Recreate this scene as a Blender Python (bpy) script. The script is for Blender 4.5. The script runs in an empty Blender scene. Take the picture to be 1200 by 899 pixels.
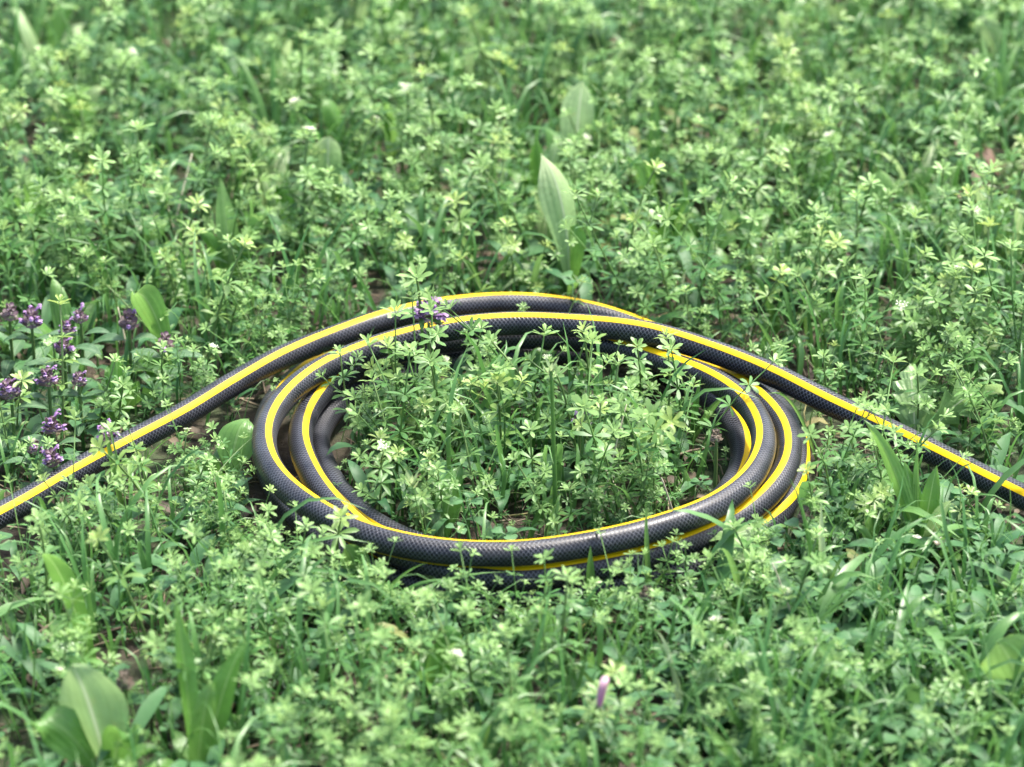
import bpy, math, random
import numpy as np
from mathutils import Vector, Matrix

random.seed(11)
RNG = np.random.default_rng(11)
scene = bpy.context.scene
COL = scene.collection

# ------------------------------------------------------------------ camera
PITCH = math.radians(28.0)
CAM_DIST = 2.4
AIM = np.array([0.0, 0.0, 0.03])
LENS = 123.78
FWD = np.array([0.0, math.cos(PITCH), -math.sin(PITCH)])
UPV = np.array([0.0, math.sin(PITCH), math.cos(PITCH)])
RGT = np.array([1.0, 0.0, 0.0])
EYE = AIM - FWD * CAM_DIST
cam_data = bpy.data.cameras.new('camera')
cam_data.sensor_width = 36.0
cam_data.lens = LENS
cam_data.clip_start = 0.02
cam_data.clip_end = 200.0
cam_data.dof.use_dof = True
cam_data.dof.focus_distance = 2.30
cam_data.dof.aperture_fstop = 6.6
cam = bpy.data.objects.new('camera', cam_data)
COL.objects.link(cam)
cam.location = EYE
cam.rotation_euler = (math.pi / 2 - PITCH, 0, 0)
scene.camera = cam

# ------------------------------------------------------------------ sky, sun, exposure
SUN_EL, SUN_AZ = math.radians(64), math.radians(52)      # azimuth from +Y, clockwise
world = bpy.data.worlds.new('World')
scene.world = world
world.use_nodes = True
wn = world.node_tree
sky = wn.nodes.new('ShaderNodeTexSky')
sky.sky_type = 'NISHITA'
sky.sun_disc = False
sky.sun_elevation = SUN_EL
sky.sun_rotation = SUN_AZ
sky.air_density = 1.0
sky.dust_density = 4.0
sky.ozone_density = 1.0
bg = wn.nodes['Background']
bg.inputs['Strength'].default_value = 0.075
wn.links.new(sky.outputs['Color'], bg.inputs['Color'])
sun_data = bpy.data.lights.new('sun', 'SUN')
sun_data.energy = 1.5
sun_data.angle = math.radians(11)
sun_data.color = (1.0, 0.955, 0.88)
sun = bpy.data.objects.new('sun', sun_data)
COL.objects.link(sun)
sd = Vector((math.sin(SUN_AZ) * math.cos(SUN_EL), math.cos(SUN_AZ) * math.cos(SUN_EL), math.sin(SUN_EL)))
sun.rotation_euler = sd.to_track_quat('Z', 'Y').to_euler()
scene.view_settings.view_transform = 'Standard'
scene.view_settings.look = 'None'
scene.view_settings.gamma = 1.0
scene.view_settings.exposure = 2.75
scene.cycles.use_denoising = True
scene.cycles.max_bounces = 8
scene.cycles.transmission_bounces = 6
scene.cycles.diffuse_bounces = 5

# ------------------------------------------------------------------ helpers
FPX = LENS / 36.0 * 1200.0
def spot(px, py, z=0.004):
    """ground place of a plant, read off the photograph's 1200 x 899 frame"""
    d = FWD + RGT * (px - 600.0) / FPX - UPV * (py - 449.5) / FPX
    return EYE + d * ((z - EYE[2]) / d[2])
def spot_at_y(px, py, y):
    d = FWD + RGT * (px - 600.0) / FPX - UPV * (py - 449.5) / FPX
    return EYE + d * ((y - EYE[1]) / d[1])

def gz(x, y):
    """height of the soil"""
    return (0.004 + 0.0016 * np.sin(31 * x + 1.3) * np.sin(27 * y + .4)
            + 0.001 * np.sin(83 * x - 40 * y) * np.cos(71 * y + 22 * x))

def link(name, data, parent=None):
    o = bpy.data.objects.new(name, data)
    COL.objects.link(o)
    if parent is not None:
        o.parent = parent
    return o

def tag(o, label=None, cat=None, group=None, kind=None):
    if label: o['label'] = label
    if cat: o['category'] = cat
    if group: o['group'] = group
    if kind: o['kind'] = kind
    return o

def empty(name, loc, label, cat, group=None, rz=0.0):
    o = link(name, None)
    o.empty_display_size = 0.01
    o.location = loc
    o.rotation_euler = (0, 0, rz)
    return tag(o, label, cat, group)

def mesh_np(name, verts, tris, mat, attrs=None, smooth=True):
    """mesh from numpy arrays (triangles); attrs: name -> (n,4) point colours"""
    me = bpy.data.meshes.new(name)
    verts = np.ascontiguousarray(verts, dtype=np.float32)
    tris = np.ascontiguousarray(tris, dtype=np.int32)
    me.vertices.add(len(verts))
    me.vertices.foreach_set('co', verts.ravel())
    me.loops.add(tris.size)
    me.loops.foreach_set('vertex_index', tris.ravel())
    me.polygons.add(len(tris))
    me.polygons.foreach_set('loop_start', np.arange(0, tris.size, 3, dtype=np.int32))
    if smooth:
        me.polygons.foreach_set('use_smooth', np.ones(len(tris), dtype=bool))
    me.update(calc_edges=True)
    for k, a in (attrs or {}).items():
        at = me.attributes.new(k, 'FLOAT_COLOR', 'POINT')
        at.data.foreach_set('color', np.ascontiguousarray(a, dtype=np.float32).ravel())
    if mat is not None:
        me.materials.append(mat)
    return me

class Build:
    """collects triangles; every element keeps its own id so that it can be left out later"""
    def __init__(self):
        self.v, self.f, self.a, self.e, self.fe = [], [], [], [], []
        self.n = 0
        self.ne = 0
    def add(self, v, f, age=0.0, s=None, t=None):
        v = np.asarray(v, float)
        f = np.asarray(f, int).reshape(-1, 3)
        self.v.append(v)
        self.f.append(f + self.n)
        a = np.zeros((len(v), 4)); a[:, 1] = age; a[:, 3] = 1
        if s is not None: a[:, 0] = s
        if t is not None: a[:, 2] = t
        self.a.append(a)
        self.e.append(self.n)
        self.fe.append(np.full(len(f), self.ne))
        self.n += len(v)
        self.ne += 1
        return self
    def arrays(self):
        return (np.concatenate(self.v), np.concatenate(self.f), np.concatenate(self.a),
                np.array(self.e), np.concatenate(self.fe))
    def merge(self, other, M):
        v, f, a, e, fe = other.arrays()
        M = np.asarray(M)
        self.v.append(v @ M[:3, :3].T + M[:3, 3]); self.f.append(f + self.n); self.a.append(a)
        self.e += list(e + self.n); self.fe.append(fe + self.ne)
        self.n += len(v); self.ne += len(e)
    def mesh(self, name, mat, smooth=True):
        v, f, a, _, _ = self.arrays()
        return mesh_np(name, v, f, mat, {'tint': a}, smooth)

def unit(v):
    v = np.asarray(v, float)
    return v / (np.linalg.norm(v) + 1e-12)

def grid_faces(nr, nc, close=False):
    f = []
    for i in range(nr - 1):
        for j in range(nc if close else nc - 1):
            a = i * nc + j; b = i * nc + (j + 1) % nc
            c = a + nc; d = b + nc
            f += [(a, b, d), (a, d, c)]
    return f

def tube(path, rad, sides=5):
    """open tube along a list of points; rad is a number or one per point"""
    path = np.asarray(path, float); n = len(path)
    rad = np.broadcast_to(np.asarray(rad, float), (n,))
    T = np.gradient(path, axis=0)
    V = []
    ref = np.array([0.31, 0.95, 0.05])
    for i in range(n):
        t = unit(T[i]); s = unit(np.cross(t, ref)); u = np.cross(s, t)
        for k in range(sides):
            a = 2 * math.pi * k / sides
            V.append(path[i] + rad[i] * (math.cos(a) * s + math.sin(a) * u))
    f = grid_faces(n, sides, True)
    V.append(path[-1] + unit(T[-1]) * rad[-1] * .6); tip = len(V) - 1
    b = (n - 1) * sides
    f += [(b + k, b + (k + 1) % sides, tip) for k in range(sides)]
    return np.array(V), f

def bez(a, b, c, n):
    t = np.linspace(0, 1, n)[:, None]
    return (1 - t) ** 2 * np.asarray(a) + 2 * t * (1 - t) * np.asarray(b) + t * t * np.asarray(c)

def prof(kind, t):
    t = np.asarray(t, float)
    if kind == 'lance':
        return np.clip(np.sin(math.pi * t ** .85) ** .9, 0.02, 1) * (1 - .15 * t) + .10 * (t < .08)
    if kind == 'ovate':
        w = np.where(t < .3, .10 + .16 * t / .3 , 0)
        b = np.clip((t - .18) / .82, 0, 1)
        return np.maximum(w, np.sin(math.pi * b ** .72) ** .75)
    if kind == 'spoon':
        b = np.clip((t - .3) / .7, 0, 1)
        return np.maximum(.12, np.sin(math.pi * b ** .85) ** .6) * np.where(t > .995, .25, 1)
    if kind == 'blade':
        return np.clip(1.0 - t ** 2.2, .03, 1) * (.75 + .25 * np.minimum(1, t * 4))
    if kind == 'obov':
        return np.clip(np.sin(math.pi * np.clip(t, 0, .97) ** 1.35) ** .75, .14, 1) * np.where(t > .99, .3, 1)
    if kind == 'jag':
        saw = (t * 6.5) % 1.0
        return (np.sin(math.pi * np.clip(t, 0, 1) ** .8) ** .6 * (.45 + .55 * saw) + .06) * np.where(t < .12, .35, 1)
    return np.sin(math.pi * t)

def leaf(path, width, kind, side, fold=.25, wave=.0, twist=0.0, nc=5, curl=0.0, seed=0):
    """a leaf with thickness-free blade, folded along its midrib, as a grid; returns verts, faces, s, t"""
    path = np.asarray(path, float); n = len(path)
    tt = np.linspace(0, 1, n)
    T = np.gradient(path, axis=0)
    w = prof(kind, tt) * width * .5
    V, S, TT = [], [], []
    for i in range(n):
        t = unit(T[i])
        sd_ = unit(np.asarray(side) - t * np.dot(side, t))
        nm = np.cross(t, sd_)
        a = twist * tt[i]
        s2 = sd_ * math.cos(a) + nm * math.sin(a); n2 = np.cross(t, s2)
        for j in range(nc):
            s = -1 + 2 * j / (nc - 1)
            off = fold * abs(s) * w[i] + curl * s * abs(s) * w[i]
            off += wave * width * s * s * math.sin(9 * tt[i] + 2.1 * s + seed) * min(1, 4 * tt[i])
            V.append(path[i] + s2 * s * w[i] + n2 * off)
            S.append(s); TT.append(tt[i])
    return np.array(V), grid_faces(n, nc), np.array(S) * .5 + .5, np.array(TT)

# ------------------------------------------------------------------ materials
class NT:
    def __init__(self, name):
        self.m = bpy.data.materials.new(name)
        self.m.use_nodes = True
        self.t = self.m.node_tree
        self.b = self.t.nodes['Principled BSDF']
        self.out = self.t.nodes['Material Output']
    def n(self, typ, **kw):
        x = self.t.nodes.new(typ)
        for k, v in kw.items():
            setattr(x, k, v)
        return x
    def l(self, a, b):
        self.t.links.new(a, b)
    def val(self, sock, v):
        if hasattr(v, 'is_linked') or isinstance(v, bpy.types.NodeSocket):
            self.l(v, sock)
        else:
            sock.default_value = v
    def math(self, op, a, b=0.0, clamp=False):
        x = self.n('ShaderNodeMath', operation=op, use_clamp=clamp)
        self.val(x.inputs[0], a); self.val(x.inputs[1], b)
        return x.outputs[0]
    def mix(self, fac, a, b):
        x = self.n('ShaderNodeMix', data_type='RGBA')
        self.val(x.inputs[0], fac); self.val(x.inputs[6], a); self.val(x.inputs[7], b)
        return x.outputs[2]
    def noise(self, scale, detail=3.0, coord=None, rough=.55):
        x = self.n('ShaderNodeTexNoise')
        x.inputs['Scale'].default_value = scale
        x.inputs['Detail'].default_value = detail
        x.inputs['Roughness'].default_value = rough
        if coord is not None: self.l(coord, x.inputs['Vector'])
        return x.outputs['Fac']
    def ramp(self, fac, stops):
        x = self.n('ShaderNodeValToRGB')
        e = x.color_ramp.elements
        while len(e) < len(stops): e.new(.5)
        for el, (p, c) in zip(e, stops):
            el.position = p; el.color = c
        self.l(fac, x.inputs[0])
        return x.outputs[0]

def c4(r, g, b): return (r, g, b, 1.0)

def leaf_mat(name, dark, mid, young, carpet=False, rough=.42, trans=.35, veins=0.0, spots=None, spec=.5):
    k = NT(name)
    at = k.n('ShaderNodeAttribute', attribute_name='tint')
    sep = k.n('ShaderNodeSeparateColor'); k.l(at.outputs['Color'], sep.inputs[0])
    if carpet:
        rnd = sep.outputs[0]
    else:
        rnd = k.n('ShaderNodeObjectInfo').outputs['Random']
    col = k.mix(rnd, c4(*dark), c4(*mid))
    col = k.mix(sep.outputs[1], col, c4(*young))
    if carpet:
        col = k.mix(k.math('MULTIPLY', k.math('GREATER_THAN', rnd, .93), .7), col, c4(.24, .23, .075))
    geo = k.n('ShaderNodeNewGeometry')
    nz = k.noise(90.0, 4.0, geo.outputs['Position'])
    hs = k.n('ShaderNodeHueSaturation')
    k.l(col, hs.inputs['Color'])
    k.l(k.math('ADD', k.math('MULTIPLY', nz, .5), .75), hs.inputs['Value'])
    col = hs.outputs[0]
    if spots:
        sp = k.noise(420.0, 2.0, geo.outputs['Position'])
        m = k.math('MULTIPLY', k.math('GREATER_THAN', sp, .70), .75)
        col = k.mix(m, col, c4(*spots))
    if veins:
        s = sep.outputs[0]
        mid_d = k.math('ABSOLUTE', k.math('SUBTRACT', s, .5))
        rib = k.math('LESS_THAN', mid_d, .03)
        wv = k.math('MULTIPLY', k.math('SINE', k.math('MULTIPLY', s, 38.0)), .35)
        ln = k.math('GREATER_THAN', k.math('SINE', k.math('MULTIPLY', s, 44.0)), .55)
        col = k.mix(k.math('MULTIPLY', ln, .28), col, c4(mid[0] * .7, mid[1] * .72, mid[2] * .7))
        blot = k.ramp(k.noise(60.0, 5.0, geo.outputs['Position'], .7), [(.62, c4(0, 0, 0)), (.76, c4(.6, .6, .6))])
        col = k.mix(blot, col, c4(mid[0] * 1.5, mid[1] * .95, mid[2] * .9))
        col = k.mix(k.math('MULTIPLY', rib, .55), col, c4(young[0] * 1.2, young[1] * 1.1, young[2] * 1.3))
        bp = k.n('ShaderNodeBump')
        bp.inputs['Strength'].default_value = veins
        bp.inputs['Distance'].default_value = .0012
        hgt = k.math('ADD', k.math('MULTIPLY', wv, .5), k.math('MULTIPLY', k.noise(260.0, 3.0, geo.outputs['Position']), 1.2))
        k.l(hgt, bp.inputs['Height'])
        k.l(bp.outputs[0], k.b.inputs['Normal'])
    k.l(col, k.b.inputs['Base Color'])
    k.b.inputs['Roughness'].default_value = rough
    k.b.inputs['Specular IOR Level'].default_value = spec
    tr = k.n('ShaderNodeBsdfTranslucent')
    h2 = k.n('ShaderNodeHueSaturation')
    h2.inputs['Hue'].default_value = .485
    h2.inputs['Saturation'].default_value = 1.0
    h2.inputs['Value'].default_value = 1.5
    k.l(col, h2.inputs['Color']); k.l(h2.outputs[0], tr.inputs['Color'])
    mx = k.n('ShaderNodeMixShader'); mx.inputs[0].default_value = trans
    k.l(k.b.outputs[0], mx.inputs[1]); k.l(tr.outputs[0], mx.inputs[2])
    k.l(mx.outputs[0], k.out.inputs['Surface'])
    return k.m

BED_D, BED_M, BED_Y = (.038, .125, .028), (.082, .208, .046), (.235, .375, .125)
M_BED_C = leaf_mat('bedstraw_carpet', BED_D, BED_M, BED_Y, carpet=True, rough=.42, spec=.35)
M_BED = leaf_mat('bedstraw_leaf', BED_D, BED_M, BED_Y, rough=.42, spec=.35)
M_BED_YEL = leaf_mat('bedstraw_leaf_yellowish', (.075, .18, .035), (.12, .245, .045), (.28, .39, .11), rough=.45)
M_STEM = leaf_mat('green_stem', (.07, .14, .035), (.12, .20, .055), (.16, .25, .07), rough=.5, trans=.15)
M_BUD = leaf_mat('white_bud', (.40, .48, .30), (.50, .55, .38), (.58, .60, .46), rough=.5)
M_GRASS_C = leaf_mat('grass_blade_carpet', (.036, .125, .028), (.080, .205, .048), (.15, .27, .085), carpet=True, rough=.4)
M_GRASS = leaf_mat('grass_blade', (.05, .16, .028), (.085, .215, .042), (.17, .30, .09), rough=.38, trans=.42, veins=.3)
M_UNDER_C = leaf_mat('undergrowth_leaf', (.034, .115, .042), (.070, .175, .068), (.11, .22, .085), carpet=True, rough=.5, spec=.3)
M_PLANT = leaf_mat('plantain_leaf', (.060, .18, .024), (.095, .24, .042), (.19, .33, .10), rough=.33, trans=.45, veins=.38, spots=(.13, .19, .06))
M_SELF = leaf_mat('selfheal_leaf', (.045, .12, .05), (.085, .175, .075), (.16, .25, .12), rough=.48, spec=.35, veins=.5)
M_PALE = leaf_mat('pale_leaf', (.14, .27, .085), (.19, .33, .11), (.42, .50, .28), rough=.36, trans=.42, veins=.5, spots=(.14, .19, .08))
M_STRAW_C = leaf_mat('dry_litter', (.05, .036, .022), (.17, .13, .08), (.2, .16, .1), carpet=True, rough=.7, trans=.12)
M_STRAW = leaf_mat('dry_straw', (.30, .27, .18), (.45, .42, .30), (.5, .46, .34), rough=.6, trans=.15)
M_FLORET = leaf_mat('purple_floret', (.14, .05, .19), (.23, .10, .28), (.42, .28, .48), rough=.5, trans=.3)
M_BRACT = leaf_mat('purple_bract', (.055, .034, .036), (.095, .075, .05), (.09, .05, .07), rough=.55, trans=.15)
M_BROWN = leaf_mat('brown_head', (.055, .042, .030), (.11, .08, .055), (.12, .1, .07), rough=.75, trans=.1)
M_PINK = leaf_mat('pink_petal', (.56, .22, .42), (.64, .30, .48), (.8, .62, .66), rough=.5, trans=.3)
M_WILT = leaf_mat('wilted_petal', (.60, .50, .44), (.72, .66, .58), (.78, .74, .66), rough=.6, trans=.25)
M_DEADLEAF = leaf_mat('dead_leaf', (.10, .05, .032), (.15, .08, .05), (.19, .11, .065), rough=.6, trans=.12, veins=.5)

def soil_mat():
    k = NT('soil')
    tc = k.n('ShaderNodeTexCoord')
    o = tc.outputs['Object']
    a = k.noise(55.0, 8.0, o, .65)
    b = k.noise(9.0, 4.0, o)
    col = k.ramp(a, [(.3, c4(.016, .012, .009)), (.5, c4(.045, .034, .022)), (.72, c4(.10, .078, .052))])
    moss = k.ramp(k.noise(160.0, 5.0, o), [(.35, c4(.02, .036, .012)), (.7, c4(.055, .10, .03))])
    col = k.mix(k.ramp(b, [(.42, c4(0, 0, 0)), (.6, c4(1, 1, 1))]), col, moss)
    k.l(col, k.b.inputs['Base Color'])
    k.b.inputs['Roughness'].default_value = .95
    bp = k.n('ShaderNodeBump')
    bp.inputs['Distance'].default_value = .004
    k.l(k.noise(130.0, 8.0, o, .7), bp.inputs['Height'])
    k.l(bp.outputs[0], k.b.inputs['Normal'])
    return k.m

def hose_mat():
    k = NT('braided_black_rubber')
    at = k.n('ShaderNodeAttribute', attribute_name='along')
    sep = k.n('ShaderNodeSeparateColor'); k.l(at.outputs['Color'], sep.inputs[0])
    u, th = sep.outputs[0], sep.outputs[1]           # metres along, turns round
    A = k.math('MULTIPLY', u, 1 / .0029)
    B = k.math('MULTIPLY', th, 14.0)
    def fam(op):
        ph = k.math('FRACT', k.math(op, A, B))
        d = k.math('ABSOLUTE', k.math('SUBTRACT', ph, .5))
        return k.math('SUBTRACT', 1.0, k.math('DIVIDE', d, .115), True), ph
    l1, p1 = fam('ADD')
    l2, p2 = fam('SUBTRACT')
    wob = k.n('ShaderNodeTexNoise'); wob.inputs['Scale'].default_value = 45.0
    geo = k.n('ShaderNodeNewGeometry'); k.l(geo.outputs['Position'], wob.inputs['Vector'])
    line = k.math('MAXIMUM', l1, l2)
    vis = k.ramp(wob.outputs['Fac'], [(.3, c4(.35, .35, .35)), (.7, c4(1, 1, 1))])
    fac = k.math('MULTIPLY', k.math('MULTIPLY', line, vis), .9)
    base = k.mix(k.noise(300.0, 4.0, geo.outputs['Position']), c4(.003, .0036, .0052), c4(.006, .007, .010))
    col = k.mix(fac, base, c4(.17, .175, .20))
    dust = k.ramp(k.noise(24.0, 6.0, geo.outputs['Position'], .7), [(.55, c4(0, 0, 0)), (.8, c4(.30, .30, .30))])
    col = k.mix(dust, col, c4(.06, .055, .045))
    k.l(col, k.b.inputs['Base Color'])
    k.b.inputs['Specular IOR Level'].default_value = .32
    rg = k.ramp(k.noise(38.0, 5.0, geo.outputs['Position']), [(.3, c4(.22, .22, .22)), (.72, c4(.48, .48, .48))])
    k.l(rg, k.b.inputs['Roughness'])
    bp = k.n('ShaderNodeBump')
    bp.inputs['Strength'].default_value = .35
    bp.inputs['Distance'].default_value = .0003
    k.l(line, bp.inputs['Height']); k.l(bp.outputs[0], k.b.inputs['Normal'])
    return k.m

def stripe_mat():
    k = NT('yellow_stripe')
    geo = k.n('ShaderNodeNewGeometry')
    col = k.mix(k.noise(30.0, 6.0, geo.outputs['Position'], .65), c4(.58, .375, .0006), c4(.66, .44, .001))
    d = k.ramp(k.noise(220.0, 5.0, geo.outputs['Position'], .7), [(.56, c4(0, 0, 0)), (.80, c4(.42, .42, .42))])
    col = k.mix(d, col, c4(.32, .24, .03))
    k.l(col, k.b.inputs['Base Color'])
    k.b.inputs['Roughness'].default_value = .6
    k.b.inputs['Specular IOR Level'].default_value = .22
    bp = k.n('ShaderNodeBump'); bp.inputs['Distance'].default_value = .0003
    k.l(k.noise(400.0, 4.0, geo.outputs['Position']), bp.inputs['Height']); k.l(bp.outputs[0], k.b.inputs['Normal'])
    return k.m

# ------------------------------------------------------------------ ground
xs = np.concatenate([np.linspace(-30, -1.3, 12), np.linspace(-1.2, 1.2, 161), np.linspace(1.3, 30, 12)])
ys = np.concatenate([np.linspace(-8, -1.2, 8), np.linspace(-1.1, 1.7, 187), np.linspace(1.8, 60, 14)])
X, Y = np.meshgrid(xs, ys)
GV = np.stack([X, Y, gz(X, Y)], -1).reshape(-1, 3)
ground = link('ground', mesh_np('ground', GV, grid_faces(len(ys), len(xs)), soil_mat()))
tag(ground, 'dark brown mossy soil under the meadow plants', 'ground', kind='structure')

# ------------------------------------------------------------------ garden hose
HOSE_R = .0082
# centre line in metres and the tilt of the yellow stripe towards the inside of the coil, in degrees
HOSE_PTS = [
    (-0.5098, -0.3806, 0.0340, 35), (-0.4741, -0.3483, 0.0340, 35), (-0.4399, -0.3144, 0.0338, 35), (-0.4074, -0.2788, 0.0332, 34), (-0.3754, -0.2428, 0.0329, 35), (-0.3438, -0.2065, 0.0329, 35),
    (-0.3136, -0.1690, 0.0331, 36), (-0.2847, -0.1304, 0.0337, 36), (-0.2527, -0.0945, 0.0354, 36), (-0.2201, -0.0592, 0.0374, 35), (-0.1906, -0.0211, 0.0393, 34), (-0.1593, 0.0154, 0.0409, 29),
    (-0.1226, 0.0465, 0.0419, 20), (-0.0825, 0.0731, 0.0429, 10), (-0.0376, 0.0901, 0.0431, 1), (0.0101, 0.0959, 0.0421, -4), (0.0573, 0.0893, 0.0379, -9), (0.1010, 0.0704, 0.0305, -16),
    (0.1406, 0.0442, 0.0236, -28), (0.1696, 0.0061, 0.0210, -53), (0.1862, -0.0388, 0.0210, -62), (0.1889, -0.0868, 0.0207, -61), (0.1804, -0.1341, 0.0199, -49), (0.1594, -0.1773, 0.0187, -16),
    (0.1261, -0.2118, 0.0179, 13), (0.0843, -0.2355, 0.0176, 23), (0.0388, -0.2511, 0.0175, 23), (-0.0090, -0.2560, 0.0179, 23), (-0.0560, -0.2465, 0.0178, 23), (-0.0949, -0.2191, 0.0190, 22),
    (-0.1250, -0.1816, 0.0190, 22), (-0.1481, -0.1394, 0.0190, 22), (-0.1622, -0.0934, 0.0190, 22), (-0.1665, -0.0455, 0.0190, 22), (-0.1594, 0.0020, 0.0190, 15), (-0.1375, 0.0445, 0.0190, 9),
    (-0.1011, 0.0756, 0.0190, 5), (-0.0565, 0.0933, 0.0190, 1), (-0.0088, 0.1000, 0.0190, 0), (0.0383, 0.0925, 0.0190, -2), (0.0795, 0.0678, 0.0190, -11), (0.1127, 0.0330, 0.0158, -20),
    (0.1376, -0.0083, 0.0190, -28), (0.1520, -0.0540, 0.0190, -30), (0.1497, -0.1019, 0.0190, -24), (0.1315, -0.1462, 0.0190, -38), (0.0990, -0.1814, 0.0190, -40), (0.0572, -0.2049, 0.0190, -40),
    (0.0105, -0.2162, 0.0190, -46), (-0.0367, -0.2092, 0.0190, -50), (-0.0768, -0.1832, 0.0190, -50), (-0.1048, -0.1443, 0.0190, -50), (-0.1224, -0.0995, 0.0190, -50), (-0.1295, -0.0520, 0.0191, -50),
    (-0.1147, -0.0069, 0.0200, -50), (-0.0814, 0.0275, 0.0199, -50), (-0.0389, 0.0498, 0.0207, -50), (0.0083, 0.0589, 0.0214, -34), (0.0562, 0.0554, 0.0235, 2), (0.0996, 0.0373, 0.0309, 7),
    (0.1385, 0.0090, 0.0333, 11), (0.1658, -0.0303, 0.0358, 15), (0.1810, -0.0758, 0.0361, 12), (0.1788, -0.1236, 0.0364, 4), (0.1607, -0.1680, 0.0354, 0), (0.1294, -0.2044, 0.0346, -14),
    (0.0908, -0.2330, 0.0346, -14), (0.0464, -0.2517, 0.0343, -14), (-0.0005, -0.2614, 0.0340, -14), (-0.0470, -0.2512, 0.0346, 2), (-0.0837, -0.2205, 0.0347, 8), (-0.1110, -0.1808, 0.0359, 17),
    (-0.1297, -0.1365, 0.0360, 24), (-0.1392, -0.0894, 0.0360, 25), (-0.1344, -0.0416, 0.0358, 26), (-0.1147, 0.0019, 0.0365, 24), (-0.0785, 0.0330, 0.0378, 22), (-0.0332, 0.0486, 0.0389, 20),
    (0.0148, 0.0490, 0.0399, 19), (0.0609, 0.0359, 0.0421, 19), (0.1002, 0.0084, 0.0435, 20), (0.1327, -0.0268, 0.0482, 21), (0.1557, -0.0687, 0.0509, 22), (0.1636, -0.1159, 0.0510, 22),
    (0.1537, -0.1629, 0.0510, 22), (0.1282, -0.2033, 0.0515, 22), (0.0899, -0.2321, 0.0516, 23), (0.0458, -0.2515, 0.0512, 24), (-0.0011, -0.2622, 0.0510, 25), (-0.0487, -0.2579, 0.0510, 25),
    (-0.0923, -0.2379, 0.0510, 23), (-0.1266, -0.2044, 0.0510, 22), (-0.1512, -0.1633, 0.0510, 22), (-0.1609, -0.1162, 0.0510, 22), (-0.1542, -0.0688, 0.0509, 21), (-0.1317, -0.0266, 0.0526, 21),
    (-0.0950, 0.0043, 0.0548, 19), (-0.0515, 0.0245, 0.0575, 18), (-0.0043, 0.0332, 0.0589, 17), (0.0436, 0.0306, 0.0590, 18), (0.0905, 0.0193, 0.0594, 21), (0.1348, 0.0011, 0.0545, 25),
    (0.1753, -0.0244, 0.0497, 29), (0.2126, -0.0542, 0.0435, 31), (0.2496, -0.0848, 0.0391, 32), (0.2843, -0.1180, 0.0363, 33), (0.3174, -0.1530, 0.0348, 34), (0.3500, -0.1884, 0.0342, 34),
    (0.3823, -0.2242, 0.0340, 34), (0.4144, -0.2601, 0.0340, 34), (0.4468, -0.2957, 0.0340, 34), (0.4800, -0.3306, 0.0340, 34), (0.4966, -0.3481, 0.0340, 34),
]
HP = np.array(HOSE_PTS, float)
# both ends run on through the meadow, out of the picture
def run_on(a, b, n):
    d = unit((a - b)[:3] * np.array([1, 1, 0]))
    out = []
    for i in range(1, n):
        q = a.copy(); q[:3] += d * .09 * i
        q[:2] += np.array([d[1], -d[0]]) * .006 * i * i * (.5 if a[0] > 0 else -.5)
        q[2] = max(.0135, a[2] - .005 * i)
        out.append(q)
    return np.array(out)
HP = np.concatenate([run_on(HP[0], HP[2], 9)[::-1], HP, run_on(HP[-1], HP[-3], 9)])

def spline(Q, step):
    sg = np.r_[0, np.cumsum(np.linalg.norm(np.diff(Q[:, :3], axis=0), axis=1))]
    dt = np.diff(sg)[:, None]; sl = np.diff(Q, axis=0) / dt
    m = np.zeros_like(Q)
    m[1:-1] = (sl[:-1] * dt[1:] + sl[1:] * dt[:-1]) / (dt[1:] + dt[:-1]); m[0] = sl[0]; m[-1] = sl[-1]
    s = np.linspace(0, sg[-1], int(sg[-1] / step))
    i = np.clip(np.searchsorted(sg, s, side='right') - 1, 0, len(sg) - 2)
    h = (sg[i + 1] - sg[i])[:, None]; t = (s - sg[i])[:, None] / h
    return ((2*t**3 - 3*t**2 + 1) * Q[i] + (t**3 - 2*t**2 + t) * h * m[i]
            + (-2*t**3 + 3*t**2) * Q[i + 1] + (t**3 - t**2) * h * m[i + 1])
HS = spline(HP, .003)
HC, HT = HS[:, :3], np.radians(HS[:, 3])
Tn = np.gradient(HC, axis=0); Tn /= np.linalg.norm(Tn, axis=1)[:, None]
Rt = np.cross(Tn, np.array([0, 0, 1.0])); Rt /= np.linalg.norm(Rt, axis=1)[:, None]
Un = np.cross(Rt, Tn)
arc = np.r_[0, np.cumsum(np.linalg.norm(np.diff(HC, axis=0), axis=1))]
def sweep(angles, rad, close):
    """angles measured from the main stripe"""
    a = HT[:, None] + np.asarray(angles)[None, :]
    V = HC[:, None, :] + rad * (np.cos(a)[..., None] * Un[:, None, :] + np.sin(a)[..., None] * Rt[:, None, :])
    n, c = V.shape[:2]
    f = np.array(grid_faces(n, c, close))
    at = np.zeros((n, c, 4)); at[..., 0] = arc[:, None]; at[..., 1] = np.asarray(angles)[None, :] / (2 * math.pi); at[..., 3] = 1
    return V.reshape(-1, 3), f, at.reshape(-1, 4)
hose = empty('garden_hose', (float(HC[:, 0].mean()), float(HC[:, 1].mean()), 0.004),
             'black braided garden hose with yellow stripes coiled in the meadow', 'hose')
HO = np.array(hose.location)
ang = np.linspace(0, 2 * math.pi, 33)                     # seam kept open so that the braid closes cleanly
v, f, a = sweep(ang, HOSE_R, False)
for end, row in ((0, 0), (1, len(HC) - 1)):               # plain cut ends
    ci = len(v); v = np.vstack([v, HC[row]]); a = np.vstack([a, [arc[row], 0, 0, 1]])
    f = np.vstack([f, [(row * 33 + j, row * 33 + j + 1, ci) for j in range(32)]])
link('tube', mesh_np('tube', v - HO, f[:, ::-1], hose_mat(), {'along': a}), hose)
M_YEL = stripe_mat()
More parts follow.
